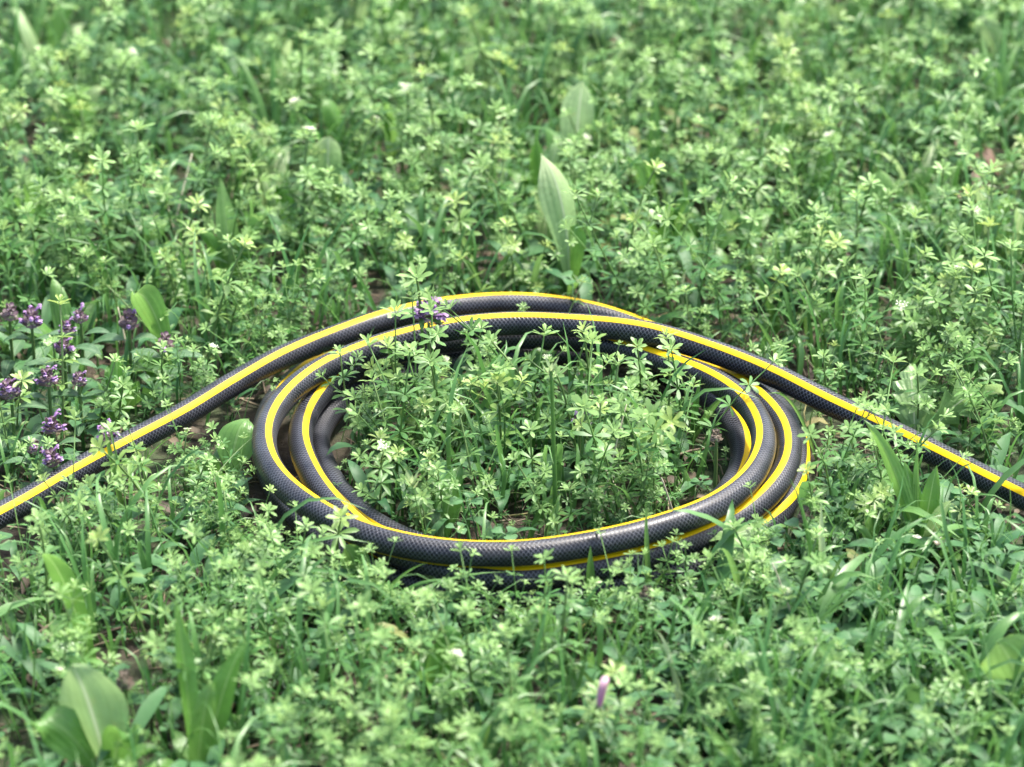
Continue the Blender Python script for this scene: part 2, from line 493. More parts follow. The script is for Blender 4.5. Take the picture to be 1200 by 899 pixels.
for off, half in ((0.0, 15.5), (math.radians(-166), 13)):
    hw = math.radians(half)
    v, f, a = sweep(off + np.linspace(-hw, hw, 7), HOSE_R + .00018, False)
    v2, _, _ = sweep(off + np.array([-hw - .012, hw + .012]), HOSE_R - .0001, False)
    link('stripe', mesh_np('stripe', v - HO, f[:, ::-1], M_YEL, {'along': a}), hose)

# where the hose lies: interval of heights per 2 mm cell, and flat distance to it
GX0, GY0, CELL = -1.3, -1.0, .002
NX, NY = int(2.6 / CELL), int(2.8 / CELL)
ZB = np.full((NX, NY), 9.0); ZT = np.full((NX, NY), -9.0)
rr = HOSE_R + .0008
k0 = int(rr / CELL) + 1
for dx in range(-k0, k0 + 1):
    for dy in range(-k0, k0 + 1):
        ix = np.floor((HC[:, 0] - GX0) / CELL).astype(int) + dx
        iy = np.floor((HC[:, 1] - GY0) / CELL).astype(int) + dy
        ok = (ix >= 0) & (iy >= 0) & (ix < NX) & (iy < NY)
        ix, iy = ix[ok], iy[ok]
        ddx = GX0 + (ix + .5) * CELL - HC[ok, 0]; ddy = GY0 + (iy + .5) * CELL - HC[ok, 1]
        h2 = rr * rr - ddx ** 2 - ddy ** 2
        g = h2 > 0
        hh = np.sqrt(h2[g]); zz = HC[ok, 2][g]
        np.minimum.at(ZB, (ix[g], iy[g]), zz - hh)
        np.maximum.at(ZT, (ix[g], iy[g]), zz + hh)
def in_hose(P):
    ix = np.clip(((P[..., 0] - GX0) / CELL).astype(int), 0, NX - 1)
    iy = np.clip(((P[..., 1] - GY0) / CELL).astype(int), 0, NY - 1)
    return (P[..., 2] > ZB[ix, iy]) & (P[..., 2] < ZT[ix, iy])
DC = .01
DX, DY = int(2.6 / DC), int(2.8 / DC)
cx = GX0 + (np.arange(DX) + .5) * DC; cy = GY0 + (np.arange(DY) + .5) * DC
DIST = np.full((DX, DY), 9.0)
for q in HC[::3]:
    DIST = np.minimum(DIST, np.hypot(cx[:, None] - q[0], cy[None, :] - q[1]))
def hose_dist(x, y):
    ix = np.clip(((np.asarray(x) - GX0) / DC).astype(int), 0, DX - 1)
    iy = np.clip(((np.asarray(y) - GY0) / DC).astype(int), 0, DY - 1)
    return DIST[ix, iy]
COIL = np.array([.0085, -.0788])

def noise2(x, y, sc, seed):
    r = np.random.default_rng(seed)
    out = 0
    for k in range(6):
        a = r.uniform(0, 2 * math.pi); p = r.uniform(0, 6.28); fr = sc * r.uniform(.6, 1.7)
        out = out + np.sin(fr * (x * math.cos(a) + y * math.sin(a)) * 6.28 + p)
    return .5 + .5 * np.tanh(out / 2.2)

# ------------------------------------------------------------------ bedstraw
def star_leaf(length, width, az, el, droop, lod, r0=.0005, roll=0.0):
    """one narrow leaf of a whorl"""
    ts = {0: (0, .22, .5, .78, 1), 1: (0, .40, .78, 1), 2: (0, .6, 1)}[lod]
    ws = {0: (.12, .55, .95, .92, .06), 1: (.12, .85, .90, .05), 2: (.1, 1, .05)}[lod]
    ca, sa = math.cos(az), math.sin(az)
    V, rows = [], []
    x, z, pt = r0, 0.0, 0.0
    for t, w in zip(ts, ws):
        e = el - droop * (t + pt) / 2
        x += length * (t - pt) * math.cos(e); z += length * (t - pt) * math.sin(e); pt = t
        hw = w * width / 2
        c = np.array([x * ca, x * sa, z])
        sdv = np.array([-sa * math.cos(roll), ca * math.cos(roll), math.sin(roll)])
        if t == 1: rows.append([c])
        elif lod == 0 and t > 0: rows.append([c - sdv * hw + (0, 0, hw * .28), c, c + sdv * hw + (0, 0, hw * .28)])
        else: rows.append([c - sdv * hw, c + sdv * hw])
    idx = []
    for r in rows:
        idx.append(list(range(len(V), len(V) + len(r)))); V += r
    f = []
    for a, b in zip(idx[:-1], idx[1:]):
        if len(a) == len(b):
            for k in range(len(a) - 1): f += [(a[k], a[k + 1], b[k + 1]), (a[k], b[k + 1], b[k])]
        elif len(b) == 1:
            for k in range(len(a) - 1): f.append((a[k], a[k + 1], b[0]))
        else:
            f += [(a[0], b[1], b[0]), (a[0], a[1], b[1]), (a[1], b[2], b[1])]
    return np.array(V), f

def whorl(B, rnd, n, length, width, el, droop, lod, age, M=None):
    b = Build()
    a0 = rnd.uniform(0, 6.28)
    for i in range(n):
        az = a0 + 2 * math.pi * i / n + rnd.uniform(-.16, .16)
        v, f = star_leaf(length * rnd.uniform(.78, 1.12), width * rnd.uniform(.85, 1.15), az,
                         el + rnd.uniform(-.22, .22), droop + rnd.uniform(-.2, .25), lod, roll=rnd.uniform(-.35, .35))
        b.add(v, f, min(1, max(0, age + rnd.uniform(-.1, .1))))
    B.merge(b, M if M is not None else np.eye(4))

def tipbunch(B, rnd, size, lod, age, M=None):
    M = np.eye(4) if M is None else M
    whorl(B, rnd, 6, size, size * .34, .55, .45, lod, age, M)
    M2 = M @ np.array(Matrix.Translation((0, 0, size * .28)))
    whorl(B, rnd, 5 if lod < 2 else 3, size * .6, size * .22, .95, .25, lod, min(1, age + .15), M2)

def rotM(lx, ly, rz=0.0, loc=(0, 0, 0), s=1.0):
    return np.array(Matrix.Translation(loc) @ Matrix.Rotation(lx, 4, 'X') @ Matrix.Rotation(ly, 4, 'Y')
                    @ Matrix.Rotation(rz, 4, 'Z') @ Matrix.Scale(s, 4))

def sprig_plan(rnd, h, nw):
    """stem curve and nodes of one upright shoot of height h"""
    bx, by = rnd.uniform(-.35, .35) * h, rnd.uniform(-.35, .35) * h
    wig = rnd.uniform(-.05, .05) * h
    def at(t): return np.array([bx * t * t + wig * math.sin(4 * t), by * t * t + wig * math.sin(3 * t + 1) - wig * math.sin(1), h * t])
    ts = [(.14 + .80 * (i / (nw - 1)) ** .86) for i in range(nw)]
    return at, ts, math.atan2(-by, h), math.atan2(bx, h)

def carpet_sprig(seed, h, nw, lod):
    rnd = random.Random(seed)
    B = Build()
    at, ts, ax, ay = sprig_plan(rnd, h, nw)
    n = 4 if lod < 2 else 3
    v, f = tube([at(t) for t in np.linspace(0, .98, n)], np.linspace(.0008, .0005, n), 3)
    B.add(v, f, .35)
    for i, t in enumerate(ts[:-1]):
        g = math.sin(math.pi * min(1, .25 + .6 * t))
        whorl(B, rnd, rnd.choice((6, 6, 7)) - (lod == 2), .0116 * g * (1 if t > .2 else .8), .0030, .38 - .3 * (1 - t), .45, lod,
              max(0, t - .55) * 1.0, rotM(ax * t * 1.6, ay * t * 1.6, 0, at(t)))
        if lod < 2 and rnd.random() < .35:
            a = rnd.uniform(0, 6.28); L = h * rnd.uniform(.14, .26)
            tip = at(t) + np.array([math.cos(a) * L * .75, math.sin(a) * L * .75, L * .6])
            v, f = tube([at(t), tip], [.0005, .0004], 3); B.add(v, f, .4)
            tipbunch(B, rnd, .0075, lod, .45 + .3 * t, rotM(-.5 * math.sin(a), .5 * math.cos(a), 0, tip))
    tipbunch(B, rnd, .0086, lod, .78, rotM(ax * 1.6, ay * 1.6, 0, at(.98)))
    return B.arrays()

def scatter(name, variants, P, mat, label, cat, yaw, lean, scale, rnd_tint, tint_mode='r'):
    """bake many copies of the variants into one mesh of uncountable stuff; leaves that would run through the hose are left out"""
    which = RNG.integers(0, len(variants), len(P))
    VV, FF, AA = [], [], []
    base = 0
    for k, (v, f, a, e, fe) in enumerate(variants):
        m = np.where(which == k)[0]
        if not len(m): continue
        c, s = np.cos(yaw[m]), np.sin(yaw[m])
        sc = scale[m][:, None]
        x = (v[None, :, 0] * c[:, None] - v[None, :, 1] * s[:, None]) * sc
        y = (v[None, :, 0] * s[:, None] + v[None, :, 1] * c[:, None]) * sc
        z = v[None, :, 2] * sc
        x = x + z * lean[m, 0][:, None]; y = y + z * lean[m, 1][:, None]
        W = np.stack([x + P[m, 0][:, None], y + P[m, 1][:, None], z + P[m, 2][:, None]], -1)
        bad = np.logical_or.reduceat(in_hose(W), e, axis=1)
        keep = ~bad[:, fe]
        n, nv = len(m), len(v)
        idx = f[None] + (np.arange(n) * nv)[:, None, None]
        fk = idx[keep]
        used = np.zeros(n * nv, bool); used[fk.ravel()] = True
        remap = np.cumsum(used) - 1
        A = np.broadcast_to(a[None], (n, nv, 4)).copy()
        A[..., 0] = rnd_tint[m][:, None]
        VV.append(W.reshape(-1, 3)[used]); AA.append(A.reshape(-1, 4)[used]); FF.append(remap[fk] + base)
        base += int(used.sum())
    V = np.concatenate(VV); F = np.concatenate(FF); A = np.concatenate(AA)
    o = link(name, mesh_np(name, V, F, mat, {'tint': A}))
    tag(o, label, cat, kind='stuff')
    print(name, 'tris', len(F))
    return o

Y_NEAR, Y_FAR = -.58, 1.22
def half_width(y):
    return 600.0 / FPX * (y - EYE[1]) * 1.02 + .03
def sow(per_m2, y0, y1, margin=.30):
    """random places over the meadow in view and a strip beside it"""
    w = half_width(y1) + margin
    n = int(per_m2 * (y1 - y0) * 2 * w)
    x = RNG.uniform(-w, w, n); y = RNG.uniform(y0, y1, n)
    hw = half_width(y)
    k = (np.abs(x) < hw + margin) & ((np.abs(x) < hw) | (RNG.random(n) < .6))
    return x[k], y[k]

def pushed(x, y):
    """plants beside the hose are pressed outwards by it"""
    e = .012
    gx = hose_dist(x + e, y) - hose_dist(x - e, y); gy = hose_dist(x, y + e) - hose_dist(x, y - e)
    k = .75 * np.exp(-(hose_dist(x, y) / .026) ** 2)
    return np.stack([gx, gy], -1) / (2 * e) * k[:, None]

def low_right(x, y):
    """where broad leaves and grass take over from the bedstraw, beside the hose end"""
    return np.exp(-(((x - .24) / .17) ** 2 + ((y + .30) / .16) ** 2) ** 1.6)

def near_hose(x, y):
    d = hose_dist(x, y)
    return np.clip((d - .010) / .045, 0, 1)

# stronger plants keep the carpet low around their feet
STRONG = np.array([spot(*q)[:2] for q in ((664, 352), (668, 235), (272, 345), (382, 270), (236, 200), (192, 128), (480, 278), (764, 230), (828, 322), (1028, 285), (203, 450),
          (80, 425), (136, 500), (262, 578), (128, 930), (100, 900), (232, 925), (108, 800), (508, 822), (428, 712), (1078, 668), (1070, 545), (1110, 520), (520, 640), (690, 735),
          (757, 722), (848, 700), (700, 850), (40, 430), (70, 480), (20, 500), (60, 560), (100, 460), (120, 560), (160, 430), (660, 375), (960, 716), (1140, 240), (440, 100), (30, 90), (325, 190))])
def clearing(x, y):
    d2 = np.min((np.asarray(x)[:, None] - STRONG[None, :, 0]) ** 2 + (np.asarray(y)[:, None] + .012 - STRONG[None, :, 1]) ** 2, axis=1)
    return 1 - .55 * np.exp(-d2 / .034 ** 2)

# patches where the soil shows through
BARE = np.array([list(spot(px, py)[:2]) + [r] for px, py, r in ((1140, 215, .055), (1185, 150, .05), (590, 480, .022), (860, 830, .028), (905, 640, .02), (1110, 790, .03), (330, 130, .05), (180, 300, .035),
         (420, 230, .035), (560, 130, .05), (840, 170, .04), (320, 590, .018), (230, 700, .02), (560, 780, .022), (980, 360, .03), (90, 230, .04), (690, 60, .06), (1010, 70, .05), (60, 750, .02))])
def bare(x, y):
    d2 = (np.asarray(x)[:, None] - BARE[None, :, 0]) ** 2 + (np.asarray(y)[:, None] - BARE[None, :, 1]) ** 2
    return np.max(np.exp(-d2 / BARE[None, :, 2] ** 2), axis=1)

# carpet of bedstraw, three levels of detail by distance
def bedstraw(y0, y1, dens, lod, seeds):
    x, y = sow(dens, y0, y1)
    nz = noise2(x, y, 4.2, 5)
    keep = RNG.random(len(x)) < np.clip(1.25 * nz + .02, .10, .95) * (1 - .93 * low_right(x, y)) * (1 - .85 * bare(x, y)) * (1 - 1.35 * (1 - clearing(x, y + .012)))
    keep &= hose_dist(x, y) > .008
    x, y = x[keep], y[keep]
    tall = noise2(x, y, 2.6, 9)
    big = RNG.random(len(x)) < (.34 if y1 < .3 else .42)
    sc = np.where(big, .84 + .40 * RNG.random(len(x)), .40 + .24 * RNG.random(len(x))) * (.86 + .28 * tall) * (.62 + .38 * near_hose(x, y)) * clearing(x, y)
    sc = np.where((y < -.17) & big, sc * .86, sc)
    inside = np.hypot(x - COIL[0], y - COIL[1]) < .12
    sc = np.where(inside, sc * 1.12, sc)
    if y0 < -.3:
        m = np.where((HC[:, 1] < -.10) & (np.hypot(HC[:, 0] - COIL[0], HC[:, 1] - COIL[1]) > .160) & (np.hypot(HC[:, 0] - COIL[0], HC[:, 1] - COIL[1]) < .2))[0]
        q = RNG.choice(m, 150); d = HC[q, :2] - COIL; d /= np.linalg.norm(d, axis=1)[:, None]
        e = HC[q, :2] + d * RNG.uniform(.020, .052, 150)[:, None]
        ok = hose_dist(e[:, 0], e[:, 1]) > .012
        x, y = np.r_[x, e[ok, 0]], np.r_[y, e[ok, 1]]
        sc = np.r_[sc, RNG.uniform(.40, .72, int(ok.sum()))]
    variants = [carpet_sprig(s, .078 * (.76 + .13 * (s % 5)), (3, 4, 5, 4, 5)[s % 5], lod) for s in seeds]
    P = np.stack([x, y, gz(x, y) - .001], -1)
    return variants, P, sc
parts = []
for nm, y0, y1, dens, lod, sd_ in (('near', Y_NEAR, .22, 4700, 1, range(10)), ('mid', .22, .62, 3300, 1, range(20, 28)), ('far', .62, Y_FAR, 2600, 1, range(40, 48))):
    variants, P, sc = bedstraw(y0, y1, dens, lod, sd_)
    n = len(P)
    lean = RNG.normal(0, .22, (n, 2)) + pushed(P[:, 0], P[:, 1])
    tint = np.clip(.55 * RNG.random(n) + .36 * noise2(P[:, 0], P[:, 1], 3.0, 21) + .12 * (RNG.random(n) < .03), 0, 1)
    where = {'near': 'around the hose', 'mid': 'just beyond the hose', 'far': 'stretching away past the plantain leaves'}[nm]
    scatter('bedstraw_carpet', variants, P, M_BED_C, 'dense low carpet of green bedstraw whorls ' + where, 'ground cover',
            RNG.uniform(0, 6.28, n), lean, sc, tint)

# grass blades of the sward
def carpet_blade(seed):
    rnd = random.Random(seed)
    h = rnd.uniform(.055, .120); o = rnd.uniform(.08, .55) * h
    p = bez((0, 0, 0), (o * .1, 0, h * .8), (o, rnd.uniform(-.2, .2) * h, h * rnd.uniform(.5, 1.0)), 6)
    B = Build()
    v, f, s, t = leaf(p, rnd.uniform(.0012, .0050), 'blade', (0, 1, 0), fold=.3, twist=rnd.uniform(-1.2, 1.2), nc=3)
    B.add(v, f, t * rnd.uniform(0, .6))
    return B.arrays()
x, y = sow(8600, Y_NEAR, Y_FAR)
k = (RNG.random(len(x)) < .25 + .8 * (1 - noise2(x, y, 4.2, 5)) + .8 * low_right(x, y)) & (hose_dist(x, y) > .010)
x, y = x[k], y[k]; n = len(x)
P = np.stack([x, y, gz(x, y) - .001], -1)
scatter('grass_sward', [carpet_blade(s) for s in range(14)], P, M_GRASS_C, 'thin green grass blades scattered through the meadow', 'grass',
        RNG.uniform(0, 6.28, n), RNG.normal(0, .15, (n, 2)), (.5 + .6 * RNG.random(n)) * (.55 + .45 * near_hose(x, y)) * clearing(x, y), RNG.random(n) * .92)

# a thicker stand of lance shaped blades in the leafy patch
def patch_blade(seed):
    rnd = random.Random(seed)
    h = rnd.uniform(.035, .075); o = rnd.uniform(.3, 1.1) * h
    p = bez((0, 0, 0), (o * .3, 0, h * .75), (o, rnd.uniform(-.2, .2) * h, h * rnd.uniform(.35, .8)), 7)
    B = Build()
    v, f, s, t = leaf(p, rnd.uniform(.0035, .0085), rnd.choice(('lance', 'lance', 'blade')), (0, 1, 0), fold=.35, twist=rnd.uniform(-.8, .8), wave=.02, nc=3)
    B.add(v, f, t * rnd.uniform(.1, .7))
    return B.arrays()
x, y = sow(3200, Y_NEAR, .1)
k = (RNG.random(len(x)) < low_right(x, y) * .9 + .05) & (hose_dist(x, y) > .014)
x, y = x[k], y[k]; n = len(x)
P = np.stack([x, y, gz(x, y) - .001], -1)
scatter('lance_leaf_patch', [patch_blade(s) for s in range(600, 614)], P, M_GRASS_C, 'mixed lance shaped leaves crowding around the ribwort clump', 'ground cover',
        RNG.uniform(0, 6.28, n), RNG.normal(0, .15, (n, 2)), .7 + .6 * RNG.random(n), RNG.random(n) * .92)

# low broad leaves (self-heal, clover) of the undergrowth
def carpet_broad(seed):
    rnd = random.Random(seed)
    B = Build()
    nl = rnd.choice((4, 5, 6))
    a0 = rnd.uniform(0, 6.28)
    for i in range(nl):
        a = a0 + math.pi * i + (i // 2) * 1.3 + rnd.uniform(-.3, .3)
        L = rnd.uniform(.018, .036); z = .006 + .008 * (i // 2)
        d = np.array([math.cos(a), math.sin(a), 0])
        p = bez(d * .001 + (0, 0, z * .6), d * L * .5 + (0, 0, z + L * .35), d * L + (0, 0, z + L * rnd.uniform(-.1, .35)), 6)
        v, f, s, t = leaf(p, L * rnd.uniform(.24, .36), 'lance', (-math.sin(a), math.cos(a), 0), fold=.25, wave=.03, nc=3, seed=i)
        B.add(v, f, rnd.uniform(0, .35))
    return B.arrays()
def carpet_clover(seed):
    rnd = random.Random(seed)
    B = Build()
    h = rnd.uniform(.014, .03); top = np.array([rnd.uniform(-.01, .01), rnd.uniform(-.01, .01), h])
    v, f = tube([(0, 0, 0), top * (.4, .4, .6), top], .0005, 3); B.add(v, f, .3)
    for i in range(3):
        a = 2.094 * i + rnd.uniform(-.2, .2); d = np.array([math.cos(a), math.sin(a), 0]); L = rnd.uniform(.008, .0115)
        p = bez(top, top + d * L * .5 + (0, 0, L * .3), top + d * L + (0, 0, L * .1), 5)
        v, f, s, t = leaf(p, L * .9, 'spoon', (-math.sin(a), math.cos(a), 0), fold=.2, nc=3); B.add(v, f, rnd.uniform(.1, .5))
    return B.arrays()
for nm, fn, dens, lab, sd0 in (('broadleaf_undergrowth', carpet_broad, 1900, 'low broad bluish green leaves filling gaps between meadow plants', 100),
                          ('clover_undergrowth', carpet_clover, 900, 'small round clover leaves scattered under the bedstraw', 140)):
    x, y = sow(dens, Y_NEAR, Y_FAR)
    k = (RNG.random(len(x)) < .45 + .9 * low_right(x, y)) & (hose_dist(x, y) > .012)
    x, y = x[k], y[k]
    ex, ey = RNG.normal(.24, .10, 60), RNG.normal(-.30, .09, 60)
    k = hose_dist(ex, ey) > .02
    x, y = np.r_[x, ex[k]], np.r_[y, ey[k]]; n = len(x)
    P = np.stack([x, y, gz(x, y)], -1)
    scatter(nm, [fn(s) for s in range(sd0, sd0 + 10)], P, M_UNDER_C, lab, 'ground cover',
            RNG.uniform(0, 6.28, n), RNG.normal(0, .15, (n, 2)), .7 + .6 * RNG.random(n), RNG.random(n) * .94)

# dry straw and dead bits on the soil
def litter(seed):
    rnd = random.Random(seed)
    B = Build()
    if seed % 3:
        L = rnd.uniform(.02, .06)
        p = bez((-L / 2, 0, .002), (0, rnd.uniform(-.2, .2) * L, rnd.uniform(.004, .012)), (L / 2, rnd.uniform(-.2, .2) * L, rnd.uniform(.001, .012)), 4)
        v, f = tube(p, rnd.uniform(.0004, .0009), 3); B.add(v, f, rnd.random())
    else:
        L = rnd.uniform(.012, .025)
        p = bez((-L / 2, 0, .002), (0, 0, .009), (L / 2, .003, .002), 5)
        v, f, s, t = leaf(p, L * .4, 'lance', (0, 1, 0), fold=.5, wave=.12, nc=3); B.add(v, f, 0)
    return B.arrays()
x, y = sow(3600, Y_NEAR, Y_FAR)
k = hose_dist(x, y) > .006; x, y = x[k], y[k]; n = len(x)
P = np.stack([x, y, gz(x, y)], -1)
scatter('dry_litter', [litter(s) for s in range(12)], P, M_STRAW_C, 'dry straw and dead leaf bits lying on the soil', 'litter',
        RNG.uniform(0, 6.28, n), RNG.normal(0, .1, (n, 2)), .6 + .7 * RNG.random(n), RNG.random(n) ** 1.4)

# ------------------------------------------------------------------ single bedstraw sprigs
KIND_MAT = {'plain': M_BED, 'yellow': M_BED_YEL, 'budded': M_BED}
def pool_whorls(mat, key):
    out = []
    for s in range(7):
        rnd = random.Random(300 + s); B = Build()
        whorl(B, rnd, (6, 7, 8, 6, 7, 6, 8)[s], .0112, .0031, .30, .50, 0, .12 + .05 * s)
        out.append(B.mesh('whorl', mat))
    tips = []
    for s in range(4):
        rnd = random.Random(330 + s); B = Build()
        tipbunch(B, rnd, .0088, 0, .78)
        tips.append(B.mesh('leaf_tuft', mat))
    return out, tips
POOL = {k: pool_whorls(m, k) for k, m in (('plain', M_BED), ('yellow', M_BED_YEL))}
POOL['budded'] = POOL['plain']
def bud_mesh():
    rnd = random.Random(5); B = Build()
    for i in range(6):
        c = np.array([rnd.uniform(-.0025, .0025), rnd.uniform(-.0025, .0025), rnd.uniform(.001, .005)]); r = rnd.uniform(.0005, .0009)
        v = [c + np.array(d) * r for d in ((1, 0, 0), (0, 1, 0), (-1, 0, 0), (0, -1, 0), (0, 0, 1.2), (0, 0, -1))]
        B.add(v, [(0, 1, 4), (1, 2, 4), (2, 3, 4), (3, 0, 4), (1, 0, 5), (2, 1, 5), (3, 2, 5), (0, 3, 5)], rnd.random())
        for q in range(4):                                 # four tiny petals
            v, f = star_leaf(.0022, .0013, q * 1.57 + i, .5, .6, 2, r0=.0004)
            B.add(v + c, f, .8)
    return B.mesh('bud_cluster', M_BUD)
BUDS = bud_mesh()
def sprig_variant(seed, kind):
    rnd = random.Random(seed)
    h = rnd.uniform(.062, .086); nw = rnd.choice((4, 5, 6))
    at, ts, ax, ay = sprig_plan(rnd, h, nw)
    mat = KIND_MAT[kind]
    W, TP = POOL[kind]
    B = Build(); v, f = tube([at(t) for t in np.linspace(0, 1, 9)], np.linspace(.0010, .0006, 9), 5); B.add(v, f, .3)
    out = [('stem', B.mesh('stem', M_STEM), Matrix.Identity(4))]
    for i, t in enumerate(ts[:-1]):
        s = (.72, .95, 1.05, 1.0, .9, .8)[min(5, i)] * rnd.uniform(.9, 1.1)
        out.append(('whorl', rnd.choice(W), Matrix(rotM(ax * t * 1.6, ay * t * 1.6, rnd.uniform(0, 6.28), at(t), s).tolist())))
        if rnd.random() < .45 and i > 0:
            a = rnd.uniform(0, 6.28); L = h * rnd.uniform(.16, .3)
            tip = np.array([math.cos(a) * L * .75, math.sin(a) * L * .75, L * .65])
            B = Build(); v, f = tube(bez((0, 0, 0), tip * (.6, .6, .3), tip, 4), [.0006, .0006, .0005, .0004], 4); B.add(v, f, .4)
            whorl(B, rnd, 6, .0075, .0027, .35, .4, 0, .4, rotM(-.4 * math.sin(a), .4 * math.cos(a), 0, tip * .62))
            tipbunch(B, rnd, .0072, 0, .7, rotM(-.5 * math.sin(a), .5 * math.cos(a), 0, tip))
            out.append(('side_shoot', B.mesh('side_shoot', mat), Matrix.Translation(at(t).tolist())))
    top = Matrix(rotM(ax * 1.6, ay * 1.6, rnd.uniform(0, 6.28), at(.99)).tolist())
    out.append(('leaf_tuft', rnd.choice(TP), top))
    if kind == 'budded':
        out.append(('bud_cluster', BUDS, top @ Matrix.Translation((0, 0, .002))))
    return out
VARIANTS = {k: [sprig_variant(500 + 20 * j + s, k) for s in range(6)] for j, k in enumerate(('plain', 'yellow', 'budded'))}

def place_sprig(x, y, kind, var, yaw, lx, ly, sc, label, group):
    M = Matrix.Translation((x, y, float(gz(x, y)) - .001)) @ Matrix.Rotation(lx, 4, 'X') @ Matrix.Rotation(ly, 4, 'Y') @ Matrix.Rotation(yaw, 4, 'Z') @ Matrix.Scale(sc, 4)
    parts_ = VARIANTS[kind][var]
    keep = []
    for nm, me, L in parts_:
        c = np.array((M @ L).translation)
        ring = np.array([c] + [c + .007 * sc * np.array([math.cos(q), math.sin(q), .2]) for q in np.linspace(0, 6.28, 9)[:-1]])
        if nm == 'stem':
            vs = np.array([list(M @ me.vertices[i].co) for i in range(0, len(me.vertices), 5)])
            if in_hose(vs).any(): return None
        elif in_hose(ring).any():
            continue
        keep.append((nm, me, L))
    root = link('bedstraw', None); root.empty_display_size = .01
    root.matrix_world = M
    tag(root, label, 'wildflower' if kind == 'budded' else 'plant', group)
    for nm, me, L in keep:
        o = link(nm, me, root)
        o.matrix_basis = L
    return root

def area(x, y):
    r = math.hypot(x - COIL[0], y - COIL[1])
    if r < .135: return 'inside'
    if x < -.10: ty = -.381 + (x + .51) * 1.13
    elif x > .12: ty = -.027 - (x - .179)
    else: ty = -.08
    if y < ty: return 'wedge'
    if x < -.19 and y < .16: return 'selfheal'
    return 'beyond'
LANDMARKS = [(px, py, spot(px, py), t) for px, py, t in (
    (664, 352, 'the tall curled plantain leaf'), (668, 235, 'the pale upright plantain leaf'), (272, 345, 'the plantain with bright lance leaves'),
    (520, 640, 'the shadowy plantain inside the coil'), (652, 620, 'the thick grass stalk inside the coil'), (742, 470, 'the inside of the back turns'),
    (505, 470, 'the tall self-heal bloom inside the coil'), (440, 545, 'the inner turn by the solitary budded sprig'), (128, 930, 'the large blurred oval leaf'),
    (232, 925, 'the two long crossing leaves'), (108, 800, 'the long bent plantain leaf'), (508, 822, 'the dark folded leaf before the coil'),
    (428, 712, 'the bright leaf before the lowest turn'), (690, 735, 'the pointed blade before the lower turns'), (848, 690, 'the toothed strawberry leaf'),
    (1078, 668, 'the ribwort clump'), (1205, 850, 'the round quilted leaf'), (700, 830, 'the rolled pink petal'), (262, 578, 'the oval leaf beside the outer turn'),
    (382, 270, 'the plantain with a bent tip'), (236, 200, 'the plantain leaf arching sideways'), (192, 128, 'the leaning blurred plantain leaf'),
    (480, 278, 'the plantain with two narrow leaves'), (764, 230, 'the single broad grass blade'), (828, 322, 'the small stalked round leaf'),
    (1028, 285, 'the pale round tipped leaf'), (1070, 545, 'the pale dandelion'), (1140, 210, 'the reddish dead leaves'), (203, 450, 'the pale folded plantain leaf'),
    (80, 425, 'the purple self-heal patch'), (136, 500, 'the dark plantain by the hose end'), (440, 100, 'the tall blurred grass tuft'),
    (30, 90, 'the corner grass tuft'), (885, 800, 'the blurred white tipped sprig'), (30, 700, 'the grass below the hose end'), (940, 420, 'the crossing of the leaving hose end'))]
def landmark(x, y):
    ar = area(x, y)
    best = min((((q[0] - x) ** 2 + (q[1] - y) ** 2 + (.5 if area(q[0], q[1]) != ar else 0)), t) for _, _, q, t in LANDMARKS)
    return best[1]
KIND_TXT = {'plain': 'green bedstraw sprig with starry whorls', 'yellow': 'yellowish bedstraw sprig with starry whorls', 'budded': 'bedstraw sprig tipped with tiny white buds'}
placed = []
tries = 0
while len(placed) < 286 and tries < 9000:
    tries += 1
    y = random.uniform(-.44, .60) if random.random() < .72 else random.uniform(-.22, .1)
    x = random.uniform(-1, 1) * half_width(y)
    ar = area(x, y)
    d = float(hose_dist(x, y))
    if d < .016 or any((x - a) ** 2 + (y - b) ** 2 < .016 ** 2 for a, b in placed): continue
    if random.random() < .8 * float(low_right(x, y)): continue
    if float(clearing(np.array([x]), np.array([y]))[0]) < .62 and ar != 'inside': continue
    if random.random() > (.4 + .6 * float(noise2(np.array(x), np.array(y), 4.2, 5))): continue
    kind = random.choices(('plain', 'yellow', 'budded'), (.68, .24, .08))[0]
    nh = min(1, max(0, (d - .014) / .05))
    sc = random.uniform(.75, 1.18) * (1.1 if ar == 'beyond' else 1) * (.68 + .32 * nh) * (1.06 if ar == 'inside' else 1)
    if ar == 'wedge' and d < .05: sc *= .92
    if place_sprig(x, y, kind, random.randrange(6), random.uniform(0, 6.28), random.gauss(0, .14), random.gauss(0, .14), sc,
                   KIND_TXT[kind] + ' near ' + landmark(x, y), 'bedstraw sprigs near ' + landmark(x, y)):
        placed.append((x, y))

